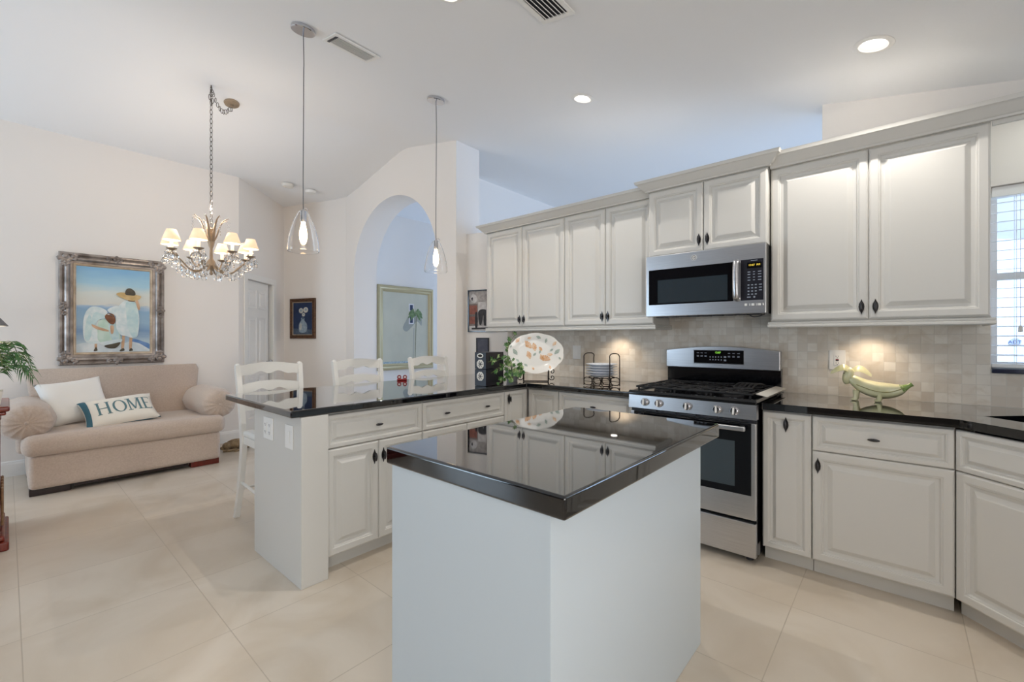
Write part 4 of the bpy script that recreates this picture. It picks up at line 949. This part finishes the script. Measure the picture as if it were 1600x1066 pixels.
def pat(m, pts, mi, e=0):
    vs = []
    for x, z in pts:
        r = math.hypot(x/1.36, z); h = .0046 if r < .10 else (.0046+(r-.10)*.22 if r < .118 else (.0086+(r-.118)*.60 if r < .135 else .0188+(r-.135)*.30))
        vs.append((x, z, h+.0010+e))
    m._new(vs, [tuple(range(len(vs)))], mi, T0)
m = MB(); rg = random.Random(4)
for x, z, s, mi in ((-.085, .058, .048, 0), (-.080, -.02, .042, 0), (.075, -.064, .048, 0), (.035, -.045, .036, 0), (-.035, .052, .042, 0), (.02, .125, .024, 1), (.10, .105, .022, 1), (.170, .072, .026, 0), (.192, .0, .032, 1), (-.190, .0, .034, 1), (.12, -.025, .028, 0), (-.16, -.07, .020, 1), (-.03, -.135, .018, 0), (.11, -.125, .020, 0), (.03, .03, .026, 0), (.045, .01, .018, 1), (-.14, .10, .030, 0), (.0, -.015, .020, 1), (-.205, .05, .014, 1), (.195, -.05, .016, 1), (-.09, -.11, .020, 1), (-.05, .12, .02, 0), (.14, .02, .02, 1)):
    a = rg.uniform(0, 3)
    for k in range(6):
        b = a-.9+1.8*k/5; pat(m, [(x, z), (x+s*math.cos(b-.15), z+s*math.sin(b-.15)), (x+s*1.08*math.cos(b), z+s*1.08*math.sin(b)), (x+s*math.cos(b+.15), z+s*math.sin(b+.15))], mi, .0002)
m.build('painted_shells', [PEACH, SAGE], t, smooth=0, recalc=False)
# plates in a rack
RC = (-1.705, 2.985, ZC)
t = thing('plate_rack', 'black wire plate rack beside the range with two hoop handles', 'plate rack', RC, math.radians(-8))
m = MB()
for s in (-1, 1):
    x = s*.122
    m.tube(smooth_open([(x, -.06, .004), (x, -.06, .20), (x*.985, -.058, .235), (x*.97, -.03, .250), (x*.96, .03, .250), (x*.97, .058, .235), (x, .06, .20), (x, .06, .004)], 5), .0038, 8)
for y in (-.06, .06):
    for cx in (-.082, .0, .082):
        m.tube([(cx+.039*math.copysign(abs(math.cos(a))**.7, math.cos(a)), y, .038+.030*math.copysign(abs(math.sin(a))**.7, math.sin(a))) for a in [2*PI*i/24 for i in range(24)]], .0034, 6, True)
    m.tube([(-.122, y, .036), (.122, y, .036)], .0022, 6)
m.tube([(.10*math.cos(a), .10*math.sin(a), .068) for a in [2*PI*i/32 for i in range(32)]], .0034, 6, True); m.tube([(.09*math.cos(a), .075*math.sin(a), .008) for a in [2*PI*i/32 for i in range(32)]], .0034, 6, True)
m.build('wire_frame', WIRON, t)
PLM = None
for i, nm in enumerate(('lowest white plate resting on the wire rack', 'second white plate up in the wire rack', 'middle white plate of the five in the rack', 'fourth white plate up, just under the top one', 'topmost white plate on the stack in the rack')):
    if PLM is None:
        o = MB().lathe([(.001, .003), (.070, .003), (.076, .006), (.088, .014), (.118, .022), (.1195, .0235), (.118, .025), (.088, .0175), (.074, .0085), (.066, .007), (.001, .007)], 48, cap=False).build('dinner_plate', PORCB, None, smooth=45); PLM = o
    else: o = PLM.copy(); C.objects.link(o)
    o.location = (RC[0], RC[1], ZC+.0695+i*.0195); tag(o, nm, 'plate', 'dinner plates in the wire rack')
# banana dog
t = thing('banana_dog_figurine', 'pale green ceramic dog shaped like a peeled banana under the outlet', 'figurine', (-.125, 3.30, ZC), math.radians(-2))
bp = smooth_open([(-.088, 0, .128), (-.062, 0, .108), (-.025, 0, .084), (.025, 0, .068), (.075, 0, .066), (.118, 0, .074), (.148, 0, .088)], 4)
rad = [p for p in smooth_open([(.024, 0), (.033, 0), (.041, 0), (.046, 0), (.044, 0), (.034, 0), (.020, 0)], 4)]
b = MB(); R_ = []
for i, p in enumerate(bp):
    q0 = Vector(bp[max(i-1, 0)]); q1 = Vector(bp[min(i+1, len(bp)-1)]); d = (q1-q0).normalized(); nz = Vector((-d.z, 0, d.x)); r = rad[i][0]
    R_.append([tuple(Vector(p)+Vector((0, 1, 0))*r*.95*math.cos(a)*(1+.05*math.cos(5*a))+nz*r*math.sin(a)*(1+.05*math.cos(5*a))) for a in [2*PI*k/30 for k in range(30)]])
b.rings(R_); b.ball((-.103, 0, .142), .027, .028, .052, 20, T=TR((-.103, 0, .142)) @ RY(.22) @ TR((.103, 0, -.142))); b.build('body', BAN, t, smooth=60)
MB().tube([(.138, 0, .083), (.155, 0, .093), (.170, 0, .103), (.182, 0, .112)], [.026, .016, .011, .012], 10).build('stem_tail', BANG, t)
for y in (-1, 1):
    m = MB(); m.tube(smooth_open([(-.060, y*.034, .095), (.02, y*.046, .066), (.09, y*.043, .064), (.150, y*.018, .09)], 4), .0022, 6); m.build('peel_seam', BANE, t)
ear = lambda P, W: MB().rings([[(x, -.5*w+yo, z-.8*w), (x, .5*w+yo, z+.8*w), (x+.002, .5*w+yo+.005, z+.8*w), (x+.002, -.5*w+yo+.005, z-.8*w)] for (x, yo, z), w in zip(smooth_open(P, 4), [W*math.sin(PI*(.18+.74*i/12))**.7 for i in range(13)])])
ear([(-.095, -.012, .178), (-.120, -.03, .192), (-.150, -.045, .182), (-.182, -.05, .158)], .022).build('ear', BAN, t, smooth=60)
ear([(-.085, .012, .172), (-.060, .02, .186), (-.030, .03, .176), (.002, .035, .146)], .022).build('ear', BAN, t, smooth=60)
for x in (-.062, .045):
    for y in (-.026, .026):
        m = MB(); m.tube([(x, y, .06), (x-.002, y*1.1, .03), (x-.004, y*1.15, .010)], [.017, .012, .012], 12); m.ball((x-.010, y*1.15, .007), .017, .012, .0068, 12); m.build('leg', BAN, t, smooth=60)
m = MB(); 
for y in (-.018, .018): m.ball((-.120, y, .158), .003, .003, .004, 8)
m.build('eyes', DARKP, t)
# small red ornament on the stool side of the worktop
t = thing('red_ornament', 'tiny red and white ornament on the far edge of the peninsula worktop', 'ornament', (-3.235, 2.255, ZC), math.radians(50))
MB().box(-.042, .042, -.02, .02, 0, .014, .005).build('base', RED, t)
for s in (-1, 1):
    m = MB(); m.tube([(s*.024+.014*math.cos(a), -.004, .030+.014*math.sin(a)) for a in [2*PI*i/16 for i in range(16)]], .0045, 6, True); m.build('loop', RED, t)
    MB().ball((s*.024, 0, .030), .010, .007, .010, 10).build('white_centre', PLAS, t)

# ================================================================== FLOOR AND LEFT EDGE
t = thing('dog_statue', 'small stone statue of a curled dog on the floor beside the sofa', 'statue', (-5.72, 1.74, 0), math.radians(60))
m = MB(); m.ball((0, .02, .062), .115, .075, .062, 20); m.ball((-.085, -.035, .055), .050, .045, .046, 16); m.ball((-.125, -.05, .038), .028, .022, .020, 12)
m.ball((.075, -.02, .050), .055, .055, .048, 16); m.tube(smooth_open([(.02, -.055, .018), (-.05, -.085, .015), (-.11, -.085, .013)], 4), .015, 8); m.tube(smooth_open([(.09, -.05, .018), (.04, -.085, .015), (.0, -.095, .013)], 4), .016, 8)
m.tube(smooth_open([(.11, .04, .02), (.09, .09, .016), (.0, .10, .014)], 4), [.014-.0007*i for i in range(9)], 8)
m.build('body', STON, t, smooth=70)
for s in (-1, 1): MB().ball((-.065, -.035+s*.036, .075), .022, .010, .028, 10).build('ear', STON, t)
t = thing('sideboard', 'carved red-brown wood sideboard cut off by the left edge', 'sideboard', (-4.34, -.66, 0), R90)
m = MB(); m.box(-.62, .635, -.25, .25, .09, .83, .004); m.build('body', WOODR, t)
MB().box(-.67, .675, -.31, .30, .838, .870, .010, 3).build('top', WOODR, t)
m = MB(); m.box(-.655, .66, -.295, .285, .815, .838, .008, 3); m.build('cornice', WOODR, t)
m = MB(); m.box(-.66, .672, -.305, .29, 0, .055, .010, 3); m.box(-.645, .655, -.29, .28, .055, .09, .012, 3); m.build('plinth', WOODR, t)
for x in (-.585, .605):
    m = MB(); m.lathe([(.034, .09), (.034, .11), (.024, .12), (.030, .16), (.034, .20), (.030, .30), (.022, .34), (.028, .36), (.028, .70), (.022, .72), (.032, .75), (.024, .78), (.034, .79), (.034, .815)], 20, cx=x, cy=-.255, wob=lambda f_, r: 1+.05*math.cos(12*2*PI*f_)); m.build('column', WOODR, t, smooth=50)
for x in (-.28, .30): door_panel('door', t, x-.25, .13, .50, .65, .95, -.25, WOODR)
m = MB()
for k in range(5): m.box(.636, .650, -.20+k*.085, -.15+k*.085, .13, .36, .006)
m.build('fluted_end_panel', paint('wood_tan_fluted', '9C7A58', '7F5F42', 20), t)
t = thing('planter', 'pale square planter with a small palm on the sideboard', 'plant', (-4.20, -.10, .8705))
m = MB(); m.rings([[(x*s, y*s, z) for x, y in ((-1, -1), (1, -1), (1, 1), (-1, 1))] for s, z in ((.075, 0), (.088, .085), (.080, .085), (.078, .07))], True, True); m.build('pot', CREAM, t, smooth=0)
rg = random.Random(21); fr = MB(); st = MB()
for k in range(16):
    a = 2*PI*k/16+rg.uniform(-.2, .2); L_ = rg.uniform(.20, .32); up = rg.uniform(.16, .34)
    P = smooth_open([(0, 0, .07), (L_*.35*math.cos(a), L_*.35*math.sin(a), .07+up*.8), (L_*.75*math.cos(a), L_*.75*math.sin(a), .07+up), (L_*math.cos(a), L_*math.sin(a), .02+up*.75)], 6); st.tube(P, .0022, 5)
    for i in range(5, len(P)-1):
        p = Vector(P[i]); d = (Vector(P[i+1])-p).normalized(); sd = d.cross(Vector((0, 0, 1))).normalized()
        for s in (-1, 1):
            e = p+sd*s*.065+d*.05-Vector((0, 0, .035)); mdl = p+sd*s*.035+d*.02
            wv = d*.009; fr._new([tuple(p), tuple(mdl+wv), tuple(e), tuple(mdl-wv)], [(0, 1, 2, 3)])
fr.build('fronds', LEAFD, t, smooth=0, recalc=False); st.build('stems', STEM, t)
t = thing('table_lamp', 'table lamp with grey flared shade behind the palm at the left edge', 'lamp', (-4.47, -.235, .8705))
MB().lathe([(.001, 0), (.07, 0), (.07, .012), (.03, .03), (.02, .08), (.045, .16), (.05, .22), (.03, .30), (.012, .34), (.012, .50), (.001, .50)], 24, cap=False).build('base', WOODR, t)
sh = MB().lathe([(.245, .490), (.10, .70)], 36, cap=False).build('lamp_shade', paint('shade_grey_linen', '8F8A86', '7E7975', 40), t, solid=.003)
MB().lathe([(.240, .491), (.097, .698)], 36, cap=False).build('shade_lining', SHADI, sh)

# blind ---------------------------------------------------------------
t = thing('window_blind', 'white wooden slat blind hanging in the window over the sink', 'blind', (.8975, 3.55, 2.098))
HW = (WX1-WX0)/2-.004
MB().box(-HW, HW, -.03, .03, -.055, -.001, .004).build('headrail', BLIND, t)
m = MB(); n = 17
for i in range(n):
    z = -.085-i*.0515; m.box(-HW, HW, -.024, .024, z-.0013, z+.0013, T=TR((0, 0, z)) @ RX(.10) @ TR((0, 0, -z)))
m.build('slats', BLIND, t, smooth=0)
MB().box(-HW, HW, -.026, .026, -.978, -.955, .005).build('bottom_rail', BLIND, t)
m = MB()
for x in (-HW+.09, -.05, HW-.1):
    for y in (-.027, .027): m.tube([(x, y, -.05), (x, y, -.96)], .0012, 5)
m.build('ladder_cords', PLAS, t)
for x, z in ((-.415, -.75), (-.395, -.84), (-.34, -.70)):
    m = MB(); m.tube([(x, -.036, -.05), (x, -.036, z)], .0012, 5); m.build('pull_cord', PLAS, t)
    MB().lathe([(.003, z), (.008, z-.006), (.009, z-.035), (.001, z-.036)], 10, cx=x, cy=-.036).build('cord_tassel', PLAS, t)
